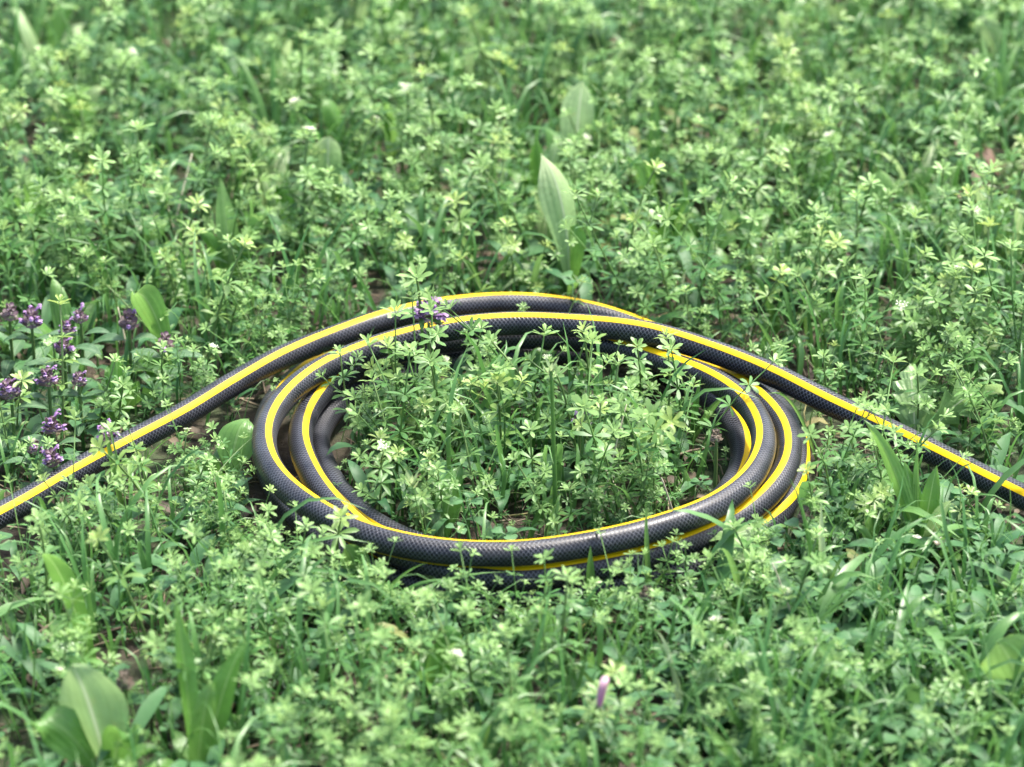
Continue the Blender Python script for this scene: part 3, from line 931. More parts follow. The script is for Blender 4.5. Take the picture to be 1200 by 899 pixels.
# ------------------------------------------------------------------ broad leaved plants and grass
def px_scale(p): return float(np.dot(np.asarray(p) - EYE, FWD)) / FPX           # metres per pixel there
def leafy(name, label, cat, base, leaves, mat, group=None, part='leaf', back=0.0):
    """a plant rooted at one place; leaves: (tip x, tip y, tip further back m, mid lift m, width px, kind, options)"""
    b = spot(*base); b[2] = float(gz(b[0], b[1])) - .001
    root = empty(name, b.tolist(), label, cat, group)
    if name == 'plantain':                                 # low outer leaves of the rosette
        rn = random.Random(int(base[0] * 7 + base[1]))
        sc_ = px_scale(b)
        leaves = list(leaves)
        for q in range(3):
            a = rn.uniform(0, 6.28); L = rn.uniform(.028, .048) / sc_
            tx_, ty_ = base[0] + math.cos(a) * L, base[1] - math.sin(a) * L * .45 - rn.uniform(.008, .022) / sc_
            leaves.append((tx_, ty_, math.sin(a) * L * sc_ * .8, rn.uniform(.01, .025), rn.uniform(.010, .015) / sc_, rn.choice(('lance', 'obov')),
                           dict(face=math.degrees(a) + 90, age=rn.uniform(0, .3), fold=.3, n=10, nc=5, back=0.0, low=1)))
    for i, (tx, ty, dy, lift, wpx, kind, op) in enumerate(leaves):
        t = spot_at_y(tx, ty, b[1] + dy + op.get('back', back)) - b
        t[2] = max(t[2], .004)
        off = np.array([.0025 * math.cos(2.1 * i), .0025 * math.sin(2.1 * i), 0])
        mid = t * op.get('m', .5) + np.array([op.get('mx', 0.0), op.get('my', 0.0), lift])
        n = op.get('n', 14)
        p = bez(off, mid, t, n)
        w = wpx * px_scale(b) * (1.05 if part == 'leaf' else 1)
        fa = math.radians(op.get('face', 0))
        v, f, s, tt = leaf(p, w, kind, (math.cos(fa), math.sin(fa), 0), fold=op.get('fold', .25), wave=op.get('wave', .085),
                           twist=op.get('twist', 0), curl=op.get('curl', 0), nc=op.get('nc', 7), seed=i * 1.7 + base[0])
        # keep the blade on its own side of the hose
        hit = in_hose(v + b)
        if hit.any():
            d = np.linspace(0, 1, n).repeat(op.get('nc', 7))
            if op.get('low'): continue
            for st in range(1, 14):
                v2 = v + np.array([0, -.003 * st, .0015 * st]) * (d ** .7)[:, None]
                if not in_hose(v2 + b).any():
                    v = v2; break
        B = Build(); B.add(v, f, op.get('age', .1) + op.get('agetip', .25) * tt ** 3, s, tt)
        link(part, B.mesh(part, op.get('mat', mat)), root)
    return root

O = dict
leafy('plantain', 'tall plantain leaf with pale curled tip standing behind the coil', 'plant', (664, 352),
      [(634, 180, .02, .03, 46, 'obov', O(mat=M_PALE, fold=.5, twist=.45, curl=.4, wave=.08, age=.1, agetip=1.3, face=12, mx=.012, nc=9, n=20, back=.0)),
       (676, 262, .0, .03, 30, 'lance', O(fold=.6, face=-35, age=.0)),
       (600, 335, -.01, .025, 9, 'blade', O(fold=.6, mx=-.004))], M_PLANT, back=.010)
leafy('plantain', 'pale upright plantain leaf behind the curled one', 'plant', (668, 235),
      [(683, 96, .03, .02, 40, 'obov', O(mat=M_PALE, age=.2, fold=.35, face=20)), (640, 150, .04, .03, 26, 'lance', O())], M_PLANT, back=.010)
leafy('plantain', 'plantain with two bright green lance leaves beyond the left hose end', 'plant', (272, 345),
      [(258, 208, .03, .015, 27, 'lance', O(age=.6, fold=.3)), (318, 245, .02, .03, 20, 'lance', O(face=30)), (228, 268, .02, .03, 18, 'lance', O(face=-30, age=0)),
       (300, 300, -.03, .03, 18, 'lance', O())], M_PLANT, back=.010)
leafy('plantain', 'dark green plantain leaf with a bent pale tip', 'plant', (382, 270),
      [(386, 160, .0, .03, 34, 'obov', O(mat=M_PALE, fold=.4, age=.0, agetip=.8, twist=.5)), (352, 230, .02, .03, 20, 'lance', O(age=0))], M_PLANT, back=.010)
leafy('plantain', 'plantain leaf arching sideways with a shiny back', 'plant', (236, 200),
      [(312, 182, .0, .06, 30, 'lance', O(mat=M_PALE, fold=.35, face=80, age=.2))], M_PLANT, back=.010)
leafy('plantain', 'blurred plantain leaf leaning over the far bedstraw', 'plant', (192, 128),
      [(130, 75, .02, .05, 30, 'lance', O(fold=.3, face=60)), (215, 70, .05, .03, 26, 'lance', O(face=-20))], M_PLANT, back=.010)
leafy('plantain', 'plantain with two narrow leaves set close together', 'plant', (480, 278),
      [(491, 178, .02, .02, 20, 'lance', O(age=.6)), (448, 195, .03, .03, 26, 'lance', O(face=20, age=0)), (515, 250, .0, .03, 20, 'ovate', O())], M_PLANT, back=.010)
leafy('grass_tuft', 'single broad grass blade standing upright among far bedstraw', 'grass', (764, 230),
      [(768, 112, .02, .01, 17, 'lance', O(fold=.5))], M_GRASS, part='blade')
leafy('plantain', 'small round tipped leaf on a stalk beyond the hose', 'plant', (828, 322),
      [(848, 238, .01, .02, 28, 'spoon', O(age=.4, fold=.15))], M_PLANT, back=.010)
leafy('plantain', 'pale round tipped leaf beside the dead brown leaves', 'plant', (1028, 285),
      [(1033, 199, .01, .02, 27, 'spoon', O(age=.5, fold=.2))], M_PLANT, back=.010)
leafy('plantain', 'plantain with a pale folded leaf beside the self-heal', 'plant', (203, 450),
      [(157, 346, -.03, .045, 33, 'obov', O(fold=.5, twist=.4, age=.15, agetip=.7, wave=.05, face=10)), (140, 430, .0, .03, 24, 'ovate', O(age=.2)),
       (175, 470, -.03, .03, 26, 'ovate', O(age=.35))], M_PLANT, back=.010)
leafy('plantain', 'broad leaved plantain standing between self-heal heads', 'plant', (80, 425),
      [(62, 325, .02, .02, 26, 'lance', O(age=.35)), (92, 372, .01, .03, 24, 'lance', O(face=25)), (118, 352, .03, .03, 22, 'lance', O(face=-15)),
       (8, 398, -.02, .04, 26, 'lance', O(face=60, age=.2)), (60, 430, -.045, .04, 32, 'ovate', O(age=.1))], M_PLANT, back=.010)
leafy('plantain', 'plantain with upright dark leaves close to the hose end', 'plant', (136, 500),
      [(138, 412, .01, .02, 18, 'lance', O(face=40, age=0)), (126, 430, .02, .02, 20, 'lance', O(face=-40, age=0)), (165, 455, .0, .03, 24, 'lance', O(face=20, age=.1)),
       (182, 470, -.01, .03, 20, 'ovate', O())], M_PLANT, back=.010)
leafy('plantain', 'glossy oval leaf beside the outer turn of the coil', 'plant', (262, 578),
      [(292, 492, .02, .03, 48, 'ovate', O(age=.3, fold=.25, face=-15, wave=.04)), (222, 560, -.005, .03, 30, 'ovate', O(age=.1))], M_PLANT, back=.010)
leafy('plantain', 'large blurred oval leaf with a pale upper half', 'plant', (128, 930),
      [(84, 780, .0, .03, 74, 'ovate', O(mat=M_PALE, age=.1, fold=.35, face=-10)), (30, 850, -.01, .04, 50, 'ovate', O(face=30, age=.2)), (160, 870, -.02, .04, 40, 'ovate', O())], M_PLANT, back=.010)
leafy('plantain', 'two long blurred leaves leaning across one another', 'plant', (232, 925),
      [(290, 752, .02, .03, 34, 'lance', O(face=25, age=.05)), (205, 700, .03, .03, 26, 'lance', O(face=-30, age=0)), (250, 800, .0, .03, 28, 'lance', O(age=.2))], M_PLANT, back=.010)
leafy('plantain', 'long bent plantain leaf with a shiny tip', 'plant', (108, 800),
      [(44, 648, -.02, .05, 30, 'lance', O(face=-10, agetip=.5)), (70, 720, .0, .03, 16, 'lance', O(age=.3))], M_PLANT, back=.010)
leafy('plantain', 'dark folded leaf standing before the coil', 'plant', (508, 822),
      [(540, 738, .0, .03, 40, 'ovate', O(face=-25, fold=.5, age=0)), (486, 790, -.01, .03, 34, 'ovate', O(age=.15))], M_PLANT, back=.010)
leafy('plantain', 'bright broad leaf tip in front of the lowest hose turn', 'plant', (428, 712),
      [(404, 640, -.005, .02, 32, 'ovate', O(age=.35, fold=.3)), (446, 690, -.02, .02, 24, 'lance', O(face=40))], M_PLANT, back=.010)
leafy('plantain', 'ribwort clump with upright lance leaves near the hose end', 'plant', (1078, 668),
      [(1060, 540, .01, .015, 28, 'lance', O(face=10, fold=.35, age=.05)), (1075, 505, .015, .01, 14, 'lance', O(face=50, fold=.5, age=.3)), (1098, 545, .005, .02, 24, 'lance', O(face=-25, age=.05)),
       (1012, 492, .02, .035, 20, 'lance', O(face=-20, fold=.4, age=.25)), (1118, 585, -.01, .02, 20, 'lance', O(face=20, mat=M_PALE)), (1140, 640, -.02, .03, 22, 'lance', O(face=50))], M_PLANT, back=.010)
leafy('plantain', 'round quilted leaf low at the meadow edge', 'plant', (1205, 850),
      [(1168, 752, -.01, .02, 66, 'spoon', O(age=.55, wave=.09, fold=.1, nc=11)), (1240, 800, 0, .02, 50, 'spoon', O(age=.4))], M_PLANT, back=.010)
leafy('dandelion', 'pale dandelion with jagged leaves beyond the hose end', 'plant', (1070, 545),
      [(1066, 428, .03, .02, 50, 'jag', O(mat=M_PALE, n=52, age=.1, fold=.12, nc=7)), (1172, 462, .04, .04, 56, 'jag', O(mat=M_PALE, n=52, age=.0, face=35, fold=.15)),
       (1110, 480, .05, .03, 44, 'ovate', O(mat=M_PALE, age=.15, wave=.08))], M_PALE, back=.010)
leafy('plantain', 'shadowy plantain leaf growing inside the coil', 'plant', (520, 640),
      [(466, 575, .03, .02, 30, 'lance', O(face=-40, age=0)), (540, 545, .02, .02, 34, 'lance', O(face=25, age=.1)), (492, 600, .0, .02, 22, 'lance', O(mat=M_PALE))], M_PLANT, back=.010)
leafy('plantain', 'broad leaf under the bedstraw at the coil centre', 'plant', (610, 470),
      [(652, 412, .01, .025, 28, 'ovate', O(age=.1)), (575, 440, .0, .03, 26, 'ovate', O(mat=M_PALE, age=0))], M_PLANT, back=.010)
leafy('plantain', 'folded upright leaf leaning on the inside of the coil', 'plant', (742, 462),
      [(758, 383, -.004, .01, 15, 'lance', O(fold=.6, age=.25)), (735, 440, -.01, .01, 13, 'lance', O(mat=M_PALE))], M_PLANT, back=.010)
leafy('plantain', 'pale dusty leaf lying low past the coil', 'plant', (640, 352),
      [(590, 300, .03, .02, 34, 'ovate', O(mat=M_PALE, age=.1)), (690, 318, .03, .02, 34, 'ovate', O(mat=M_PALE, age=.0))], M_PALE, back=.010)
# scattered leaves further off and in the blurred foreground: the same plant, many times
far_tx = 'low blurred plantain rosette near '
for i in range(46):
    px = random.uniform(10, 1190); py = random.uniform(25, 330)
    lv = []
    for q in range(random.choice((2, 3, 3))):
        lv.append((px + random.uniform(-50, 50), py - random.uniform(40, 100), random.uniform(-.03, .05), random.uniform(.02, .05), random.uniform(12, 28),
                   random.choice(('lance', 'lance', 'obov', 'blade')), O(face=random.uniform(-60, 60), age=random.uniform(0, .35), fold=random.uniform(.15, .5), n=10, nc=5,
                   mat=random.choice((M_PLANT, M_PLANT, M_PALE)))))
    q_ = spot(px, py); lm = landmark(q_[0], q_[1])
    leafy('plantain', far_tx + lm, 'plant', (px, py), lv, M_PLANT, 'plantain rosettes near ' + lm, back=.012)
near_tx = 'low herb with spreading lance leaves near '
for i in range(60):
    px = random.uniform(830, 1215); py = random.uniform(650, 925)
    p_ = spot(px, py)
    if float(hose_dist(p_[0], p_[1])) < .02: continue
    lv = []
    for q in range(random.choice((3, 4, 5))):
        a = random.uniform(0, 6.28)
        lv.append((px + math.cos(a) * random.uniform(25, 62), py - random.uniform(6, 20) - math.sin(a) * 26, math.sin(a) * .02, random.uniform(.010, .028), random.uniform(10, 18),
                   random.choice(('lance', 'lance', 'lance', 'ovate')), O(face=math.degrees(a) + 90, age=random.uniform(0, .3), fold=.25, n=10, nc=5,
                   mat=random.choice((M_PLANT, M_SELF, M_SELF, M_SELF, M_PALE)))))
    lm = landmark(p_[0], p_[1])
    leafy('leafy_herb', near_tx + lm, 'plant', (px, py), lv, M_SELF, 'leafy herbs near ' + lm)

# single grass blades
BL = [
 ('broad grass blade rising beside the grass stalk inside the coil', [((694, 625), (697, 522), .01, .01, 9, 'blade')]),
 ('upright grass blade crossing in front of the coil', [((757, 722), (757, 586), .012, .006, 8, 'blade'), ((762, 722), (790, 668), .0, .02, 5, 'blade')]),
 ('pointed grass blade before the lower hose turns', [((690, 735), (692, 640), .008, .008, 12, 'lance'), ((715, 735), (738, 690), .0, .02, 6, 'blade')]),
 ('pale flat grass blade leaning behind the coil', [((790, 384), (803, 318), .03, .01, 9, 'blade'), ((805, 390), (845, 356), .02, .01, 9, 'blade')]),
 ('white sheathed grass shoot near the spent brown head', [((963, 716), (962, 588), .006, .01, 11, 'blade'), ((968, 716), (925, 560), .012, .03, 6, 'blade'), ((968, 716), (1000, 650), .0, .03, 5, 'blade')]),
 ('whitish blurred grass blade standing at the meadow edge', [((884, 935), (884, 836), .0, .01, 11, 'blade'), ((820, 935), (824, 850), .0, .01, 18, 'lance')]),
 ('tall blurred grass tuft at the back of the meadow', [((440, 100), (436, -30), .05, .01, 12, 'blade'), ((452, 95), (474, -20), .04, .02, 11, 'blade'), ((470, 105), (500, 20), .04, .02, 10, 'blade')]),
 ('thin grass arching over the outer turn of the coil', [((955, 545), (888, 464), .005, .045, 4, 'blade')]),
 ('long pale grass leaning towards the outer turn', [((205, 628), (302, 508), .02, .015, 5, 'blade'), ((216, 628), (150, 590), .0, .03, 5, 'blade')]),
 ('arching grass tuft below the left hose end', [((62, 660), (38, 596), .0, .05, 9, 'blade'), ((30, 668), (90, 690), -.02, .05, 8, 'blade'), ((120, 690), (140, 590), .01, .03, 5, 'blade')]),
 ('grass tuft arching before the lowest hose turn', [((420, 745), (560, 690), .0, .04, 6, 'blade'), ((560, 745), (610, 672), .0, .03, 6, 'blade'), ((505, 742), (500, 660), .0, .02, 6, 'blade')]),
 ('thin grass pair beside the left hose end', [((140, 600), (122, 500), .0, .012, 8, 'blade'), ((230, 560), (205, 510), -.005, .02, 3, 'blade')]),
 ('folded grass blade leaning out of the coil', [((808, 530), (822, 440), .004, .006, 11, 'lance'), ((812, 530), (850, 462), .004, .015, 9, 'lance')]),
 ('slender pale grass stem beyond the hose', [((945, 255), (908, 163), .01, .01, 5, 'blade'), ((1195, 330), (1165, 280), .01, .01, 6, 'blade')]),
 ('dark grass clump beside the reddish dead leaves', [((1165, 165), (1150, 40), .05, .02, 14, 'blade'), ((1165, 165), (1195, 50), .05, .03, 12, 'blade'), ((1165, 165), (1120, 80), .04, .04, 11, 'blade'), ((1165, 165), (1180, 20), .06, .02, 13, 'blade'), ((1165, 165), (1215, 100), .03, .04, 10, 'blade')]),
 ('grass tuft by the arching plantain leaf', [((325, 190), (318, 40), .05, .02, 12, 'blade'), ((300, 180), (272, 60), .05, .03, 14, 'blade'), ((345, 200), (372, 120), .02, .04, 8, 'blade')]),
 ('blurred grass tuft in the meadow corner', [((30, 90), (10, -20), .05, .02, 16, 'blade'), ((50, 95), (62, -25), .05, .02, 14, 'blade'), ((18, 92), (-12, 30), .03, .03, 12, 'blade')]),
 ('broad grass blades lying over the leafy patch', [((1050, 815), (1180, 728), .02, .03, 14, 'blade'), ((1060, 830), (1010, 752), .02, .03, 9, 'blade'), ((1090, 840), (1215, 800), .0, .025, 8, 'blade')]),
 ('thin grass crossing the leafy patch', [((905, 800), (1045, 672), .03, .03, 7, 'blade'), ((1120, 760), (1005, 700), .02, .02, 7, 'blade'), ((985, 860), (1085, 770), .02, .03, 6, 'blade')]),
 ('grass tuft growing behind the pink petal', [((672, 850), (640, 752), .02, .03, 7, 'blade'), ((680, 850), (700, 740), .02, .02, 8, 'blade'), ((660, 850), (600, 800), .0, .03, 7, 'blade'), ((690, 850), (745, 772), .0, .03, 8, 'blade')]),
 ('grass tuft under the blurred white bedstraw', [((800, 860), (770, 740), .02, .03, 8, 'blade'), ((806, 860), (840, 780), .0, .03, 8, 'blade')]),
 ('grass tuft between coil and ribwort clump', [((990, 640), (975, 520), .02, .02, 6, 'blade'), ((996, 640), (1010, 560), .01, .03, 6, 'blade'), ((1000, 645), (950, 590), .0, .03, 5, 'blade'), ((1030, 650), (1036, 540), .015, .02, 6, 'blade')]),
]
for lab, bl in BL:
    b0 = bl[0][0]
    lv = []
    b = spot(*b0)
    root = None
    for i, (bb, tp, dy, lift, w, kd) in enumerate(bl):
        pale = any(wd in lab for wd in ('pale', 'white'))
        lv.append((tp[0] + (b0[0] - bb[0]) * 0, tp[1], dy, lift, w, kd, O(fold=.45, wave=0, twist=random.uniform(-.8, .8), age=.55 if pale and i == 0 else random.uniform(.0, .4), agetip=.2, nc=5,
                  face=random.uniform(-35, 35), mat=(M_PALE if pale and i == 0 else M_GRASS))))
    leafy('grass_tuft', lab, 'grass', b0, lv, M_GRASS, part='blade')
# many ordinary blades that stand out of the sward
for i in range(170):
    px = random.uniform(0, 1200) if i % 3 else random.uniform(850, 1200); py = random.uniform(240, 915)
    b = spot(px, py)
    ar = area(b[0], b[1]); d = float(hose_dist(b[0], b[1]))
    if d < .018 or (ar == 'wedge' and d < .06): continue
    L = random.uniform(45, 100)
    lv = [(px + random.uniform(-45, 45), py - L * random.uniform(.5, 1), random.uniform(-.01, .03), random.uniform(.01, .04), random.uniform(4, 10), 'blade',
           O(fold=.45, wave=0, twist=random.uniform(-1, 1), age=random.uniform(0, .5), face=random.uniform(-60, 60), nc=3, n=10)) for q in range(random.choice((1, 1, 2)) + (2 if px > 820 and py > 620 else 0))]
    leafy('grass_tuft', 'slim green grass shoot near ' + landmark(b[0], b[1]), 'grass', (px, py), lv, M_GRASS, 'slim grass shoots near ' + landmark(b[0], b[1]), part='blade')

# grass stalk with a spikelet inside the coil, and dry stems
def stalk(base, tip, dy, lift, r, mat, label, name, cat='grass', head=0, group=None):
    b = spot(*base); b[2] = float(gz(b[0], b[1])) - .001
    t = spot_at_y(tip[0], tip[1], b[1] + dy) - b
    root = empty(name, b.tolist(), label, cat, group)
    p = bez((0, 0, 0), t * .5 + np.array([0, 0, lift]), t, 12)
    B = Build(); v, f = tube(p, np.linspace(r, r * .6, 12), 5); B.add(v, f, .3)
    link('stem', B.mesh('stem', mat), root)
    for k in range(head):
        c = p[-1] + (p[-1] - p[-2]) * .1 * k - (p[-1] - p[-3]) * .12 * k
        a = 2.4 * k
        q = c + np.array([math.cos(a) * .005, math.sin(a) * .003, .009])
        v, f, s, tt = leaf(bez(c, (c + q) / 2 + np.array([math.cos(a), math.sin(a), 0]) * .002, q, 6), .0028, 'lance', (-math.sin(a), math.cos(a), 0), fold=.6, nc=3)
        B = Build(); B.add(v, f, .5, s, tt)
        link('spikelet', B.mesh('spikelet', M_PALE), root)
    return root
stalk((652, 640), (646, 432), .02, .01, .0018, M_GRASS, 'thick green grass stalk with a pale spikelet inside the coil', 'grass_stalk', head=7)
stalk((735, 480), (740, 405), .01, .005, .0009, M_GRASS, 'short grass stalk with pale spikelet near the inner back turn', 'grass_stalk', head=6)
stalk((515, 700), (482, 565), .02, .005, .0007, M_GRASS, 'thin grass stalk with pale spikelet before the shadowy plantain', 'grass_stalk', head=6)
for (bs, tp, dy) in (((700, 620), (735, 470), .03), ((742, 610), (705, 545), .02), ((800, 640), (775, 560), .0), ((1068, 470), (1090, 390), .01), ((940, 760), (905, 660), .0),
                     ((655, 880), (690, 838), .02), ((560, 850), (558, 826), .0), ((600, 470), (560, 420), .01), ((1005, 560), (1020, 600), -.05), ((640, 850), (625, 880), -.03), ((1150, 560), (1190, 530), .02),
                     ((190, 330), (225, 180), .06), ((215, 320), (190, 220), .04), ((155, 440), (138, 360), .02)):
    stalk(bs, tp, dy, .006, .0008, M_STRAW, 'dry pale straw stem poking out of the meadow', 'straw_stem', 'straw', group='dry straw stems')

# ------------------------------------------------------------------ self-heal
def floret_mesh(mat):
    """tube, hood and lower lip of one flower, opening along +X"""
    B = Build()
    v, f = tube([(0, 0, 0), (.002, 0, .0008), (.004, 0, .0022)], [.0007, .0010, .0015], 7); B.add(v, f, .2)
    h = bez((.0030, 0, .0030), (.0052, 0, .0056), (.0074, 0, .0038), 7)
    v, f, s, t = leaf(h, .0046, 'spoon', (0, 1, 0), fold=-.7, nc=5); B.add(v, f, .1 + .4 * t)
    for a, L in ((0, .0034), (.7, .0024), (-.7, .0024)):
        d = np.array([math.cos(a), math.sin(a), 0])
        l = bez((.0038, 0, .0014), np.array((.0038, 0, .0010)) + d * L * .6, np.array((.0036, 0, -.0010)) + d * L, 5)
        v, f, s, t = leaf(l, .0026, 'spoon', (-math.sin(a), math.cos(a), 0), fold=.2, nc=3); B.add(v, f, .6 + .3 * t)
    return B.mesh('floret', mat)
FLORET = floret_mesh(M_FLORET)
def bract_tier(mat, n, r, L, el, seed):
    rnd = random.Random(seed); B = Build()
    for i in range(n):
        a = 2 * math.pi * i / n + rnd.uniform(-.1, .1); d = np.array([math.cos(a), math.sin(a), 0])
        e = el + rnd.uniform(-.15, .15)
        tip = d * (r + L * math.cos(e)) + (0, 0, L * math.sin(e))
        v, f, s, t = leaf(bez(d * .0008, d * (r + L * .5) + (0, 0, L * .15), tip, 6), L * .85, 'ovate', (-math.sin(a), math.cos(a), 0), fold=-.35, nc=5)
        B.add(v, f, rnd.uniform(0, 1), s, t)
    return B.mesh('bract_ring', mat)
BR = [bract_tier(M_BRACT, 7, .002, .0062, .45, 60), bract_tier(M_BRACT, 6, .0016, .0058, .7, 61), bract_tier(M_BRACT, 5, .001, .0048, 1.0, 62)]
BRB = [bract_tier(M_BROWN, 7, .002, .0056, .5, 70), bract_tier(M_BROWN, 7, .0016, .0056, .75, 71), bract_tier(M_BROWN, 6, .001, .005, 1.05, 72)]
def self_heal(px, py, h, nfl, label, group=None, tilt=(0, 0), s=1.0, rings=BR, name='self_heal', tiers=4, leaves=True, bend=0.0):
    c = spot(px, py, h)
    x, y = float(c[0]) + bend, float(c[1])
    z0 = float(gz(x, y)) - .001
    root = empty(name, (x, y, z0), label, 'flower', group)
    H = h - z0 - .008 * s
    top = np.array([-bend, 0, H])
    B = Build(); p = bez((0, 0, 0), (-bend * .2, 0, H * .6), top, 9); v, f = tube(p, np.linspace(.0014, .0011, 9), 5); B.add(v, f, .1)
    link('stem', B.mesh('stem', M_STEM), root)
    if leaves:
        for k in range(4):
            a = random.uniform(-.3, .3) + math.pi * k + (1.4 if k > 1 else 0); q = p[6 if k < 2 else 3]; L = random.uniform(.018, .028)
            d = np.array([math.cos(a), math.sin(a), 0])
            lp = bez(q, q + d * L * .5 + (0, 0, .006), q + d * L + (0, 0, random.uniform(-.004, .006)), 9)
            v, f, sx, tt = leaf(lp, L * .42, 'ovate', (-math.sin(a), math.cos(a), 0), fold=.25, wave=.03, nc=5)
            if in_hose(v + np.array([x, y, z0])).any(): continue
            B = Build(); B.add(v, f, .1, sx, tt)
            link('leaf', B.mesh('leaf', M_SELF), root)
    HM = Matrix.Translation(top.tolist()) @ Matrix.Rotation(tilt[0], 4, 'X') @ Matrix.Rotation(tilt[1], 4, 'Y') @ Matrix.Diagonal((.95 * s, .95 * s, .70 * s, 1))
    for k in range(tiers):
        o = link('bract_ring', rings[min(k, len(rings) - 1) if k < tiers - 1 else 2], root)
        o.matrix_basis = HM @ Matrix.Translation((0, 0, .0038 * k)) @ Matrix.Rotation(k * .5, 4, 'Z')
    for k in range(nfl):
        a = random.uniform(0, 6.28) if nfl < 4 else 2.4 * k + random.uniform(-.3, .3)
        o = link('floret', FLORET, root)
        o.matrix_basis = HM @ Matrix.Translation((.0022 * math.cos(a), .0022 * math.sin(a), .001 + .0036 * (k % tiers) + random.uniform(0, .002))) @ Matrix.Rotation(a, 4, 'Z') @ Matrix.Rotation(random.uniform(-.5, .15), 4, 'Y') @ Matrix.Scale(random.uniform(.7, 1.05), 4)
    return root
SHG = 'purple self-heal flowers beyond the hose end'
SHL = 'purple self-heal flower head in the patch beyond the hose end'
for px, py, h, n, s in ((36, 366, .07, 7, 1.1), (78, 380, .066, 5, .9), (74, 400, .066, 6, .9), (12, 450, .066, 7, 1.1), (56, 437, .066, 7, 1.05), (62, 494, .06, 7, 1.05),
                        (127, 501, .055, 5, .9), (62, 530, .052, 6, .95), (40, 520, .052, 3, .85), (94, 366, .066, 4, .8), (92, 440, .062, 4, .8)):
    self_heal(px, py, h, n, ('full ' if n >= 7 else 'half open ' if n >= 5 else 'sparsely blooming ') + SHL, SHG, (random.uniform(-.3, .3), random.uniform(-.3, .3)), s)
self_heal(150, 368, .068, 3, 'dark self-heal head with few open petals by the pale folded leaf', None, (.1, .1), 1.1)
self_heal(193, 394, .062, 1, 'closed maroon self-heal head beside the pale folded plantain leaf', None, (0, .1), .95)
self_heal(10, 360, .068, 1, 'faded self-heal head at the edge of the purple patch', None, (0, .2), 1.0)
self_heal(502, 360, .088, 16, 'purple self-heal bloom standing tall against the back of the coil', None, (-.25, .15), 1.5, tiers=4, leaves=False)
self_heal(679, 486, .062, 5, 'small self-heal flower among the bedstraw at the coil centre', None, (.1, .3), .9, leaves=False)
SPL = 'spent brown self-heal seed head standing near the coil'
for px, py, h, s in ((945, 597, .05, .85), (757, 690, .052, .75), (840, 507, .06, .7)):
    self_heal(px, py, h, 0, SPL, 'spent brown seed heads', (random.uniform(-.2, .2), random.uniform(-.2, .2)), s, BRB, 'seed_head', 4, False)
self_heal(146, 790, .055, 0, 'blurred grey seed head beside the large oval leaf', None, (.1, 0), .9, BRB, 'seed_head', 4, False)

# ------------------------------------------------------------------ three-part leaf, petals, dead leaves
def toothed(L, w, base, az, el, mat, parent, label=None):
    """leaflet with a toothed edge, as a fan of ribs"""
    n = 15
    d = np.array([math.cos(az) * math.cos(el), math.sin(az) * math.cos(el), math.sin(el)])
    sdv = np.array([-math.sin(az), math.cos(az), 0]); nm = np.cross(d, sdv)
    V, S, TT = [], [], []
    for i in range(n):
        t = i / (n - 1)
        ww = math.sin(math.pi * (.06 + .94 * t) ** .75) ** .6 * w / 2 * (1.0 if i % 2 else .84) * (1 if t < .98 else .3)
        for s in (-1, -.5, 0, .5, 1):
            V.append(base + d * L * (t + (.04 * abs(s) if i % 2 else 0)) + sdv * s * ww + nm * (-.22 * abs(s) * ww + .0012 * math.sin(14 * t) * abs(s)) - np.array([0, 0, .004 * t * t]))
            S.append(s * .5 + .5); TT.append(t)
    B = Build(); B.add(np.array(V), grid_faces(n, 5), .12, np.array(S), np.array(TT))
    return link('leaflet', B.mesh('leaflet', mat), parent)
b = spot(848, 690); root = empty('wild_strawberry', b.tolist(), 'pale three part toothed strawberry leaf near the spent brown head', 'plant')
top = np.array([.004, .008, .034])
B = Build(); v, f = tube(bez((0, 0, 0), (0, 0, .022), top, 7), .0009, 5); B.add(v, f, .2)
link('stem', B.mesh('stem', M_STEM), root)
for az, L in ((-1.1, .036), (.5, .026), (2.5, .027)):
    toothed(L, L * .85, top, az, .12, M_PALE, root)

b = spot(701, 810, .07)
root = empty('fallen_petal', (float(b[0]), float(b[1]), float(gz(b[0], b[1]))), 'rolled pink petal standing on end in the grass', 'petal')
B = Build(); v, f = tube(bez((0, 0, 0), (0, 0, .04), (.001, 0, .057), 5), .0008, 4); B.add(v, f, .2); link('stem', B.mesh('stem', M_STEM), root)
B = Build()
p = bez((.001, 0, .056), (.0015, .001, .064), (.004, 0, .074), 8)
v, f = tube(p, [.0016, .0020, .0022, .0023, .0024, .0025, .0025, .0024], 8)
B.add(v[:-1], [q for q in f if len(v) - 1 not in q], np.repeat(np.linspace(0, 1, 8) ** 3, 8)[:len(v) - 1])
v2, f2 = tube(p * np.array([1, 1, .985]), [.0012, .0014, .0016, .0016, .0017, .0017, .0018, .0016], 6)
B.add(v2, f2, .5)
link('petal', B.mesh('petal', M_PINK), root)

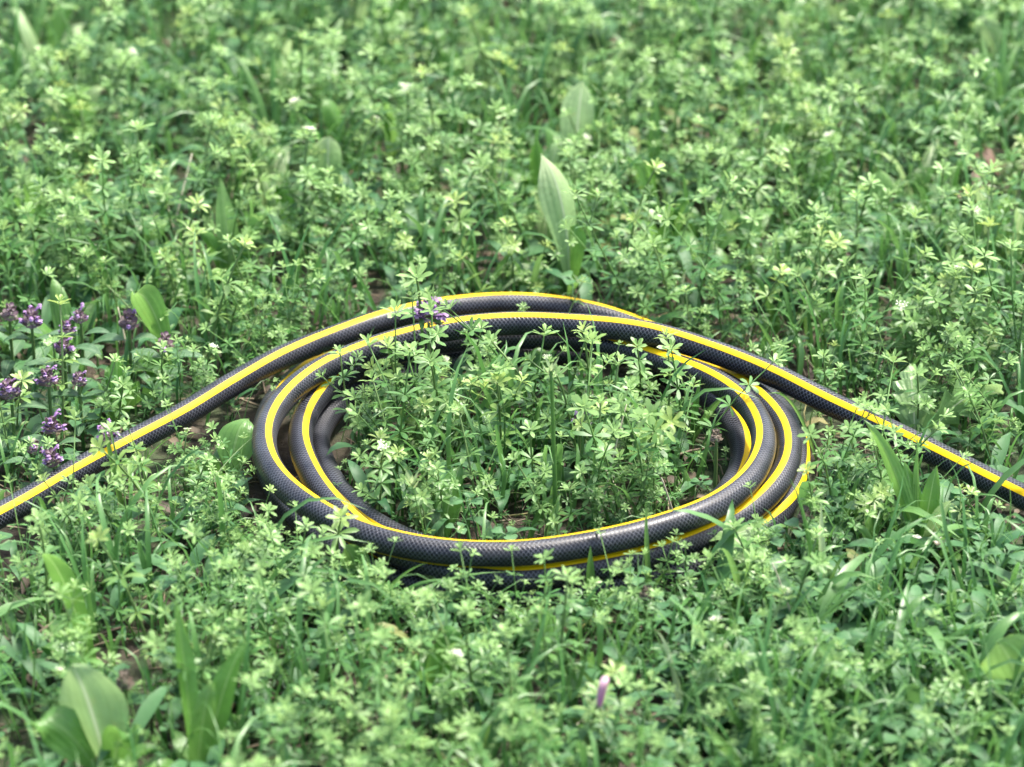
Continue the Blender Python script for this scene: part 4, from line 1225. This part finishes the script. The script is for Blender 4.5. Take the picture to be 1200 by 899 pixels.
b = spot(1086, 636, .028)
root = empty('wilted_flower', (float(b[0]), float(b[1]), float(gz(b[0], b[1]))), 'wilted whitish flower drooping in front of the ribwort clump', 'flower')
top = np.array([0, 0, .024])
B = Build(); v, f = tube(bez((.004, .004, 0), (.002, 0, .02), top, 6), .001, 5); B.add(v, f, .1); link('stem', B.mesh('stem', M_STEM), root)
for k in range(12):
    a = random.uniform(-.6, .6) + (0 if k % 2 else math.pi); L = random.uniform(.008, .017)
    d = np.array([math.cos(a), math.sin(a), 0])
    v, f, s, t = leaf(bez(top, top + d * L * .5 + (0, 0, random.uniform(0, .007)), top + d * L + (0, 0, random.uniform(-.003, .003)), 7), .0045, 'spoon', (-math.sin(a), math.cos(a), 0), fold=.5, wave=.1, nc=5)
    B = Build(); B.add(v, f, random.random(), s, t); link('petal', B.mesh('petal', M_WILT), root)

for i, (px, py, L, a) in enumerate(((1118, 218, .04, .3), (1150, 238, .035, 1.2), (1142, 208, .038, -.4), (1165, 222, .03, 2.0), (1125, 200, .028, .9))):
    b = spot(px, py); d = np.array([math.cos(a), math.sin(a), 0])
    p = bez(-d * L / 2 + (0, 0, .008), (0, 0, .034), d * L / 2 + (0, 0, .012), 10)
    v, f, s, t = leaf(p, L * .5, 'ovate', (-math.sin(a), math.cos(a), .15), fold=.2, wave=.1, nc=7)
    B = Build(); B.add(v, f, .2, s, t)
    v0 = float(gz(b[0], b[1]))
    o = link('dead_leaf', B.mesh('dead_leaf', M_DEADLEAF)); o.location = (float(b[0]), float(b[1]), v0 - .001)
    tag(o, 'curled reddish brown dead leaf lying on the bedstraw', 'leaf', 'curled dead leaves')

# ------------------------------------------------------------------ sprigs that stand out on their own
def special(px, py, h, kind, label, sc=None, ly=0.0, var=0):
    c = spot(px, py, h)
    hh = max(m.translation.z for _, _, m in VARIANTS[kind][var])
    place_sprig(float(c[0]), float(c[1]), kind, var, random.uniform(0, 6.28), 0.0, ly, (h / hh) if sc is None else sc, label, None)
special(1092, 338, .088, 'budded', 'tall whitish bedstraw sprig above the pale dandelion leaves', var=1)
special(503, 322, .108, 'plain', 'tallest bedstraw sprig next to the tall self-heal bloom', var=2)
special(885, 728, .085, 'budded', 'tall blurred bedstraw sprig with white tips over the leafy patch', var=3)
special(845, 745, .075, 'budded', 'blurred white tipped bedstraw sprig leaning beside a taller one', var=0)
special(6, 110, .09, 'yellow', 'large yellow bedstraw sprig by the corner grass tuft', var=4)
special(440, 510, .075, 'budded', 'solitary bedstraw sprig with white buds near the inner turn', var=4)
special(395, 590, .07, 'yellow', 'bright yellowish bedstraw sprig hiding part of the outer turn', var=2)
print('objects', len(bpy.data.objects), 'sprigs', len(placed))
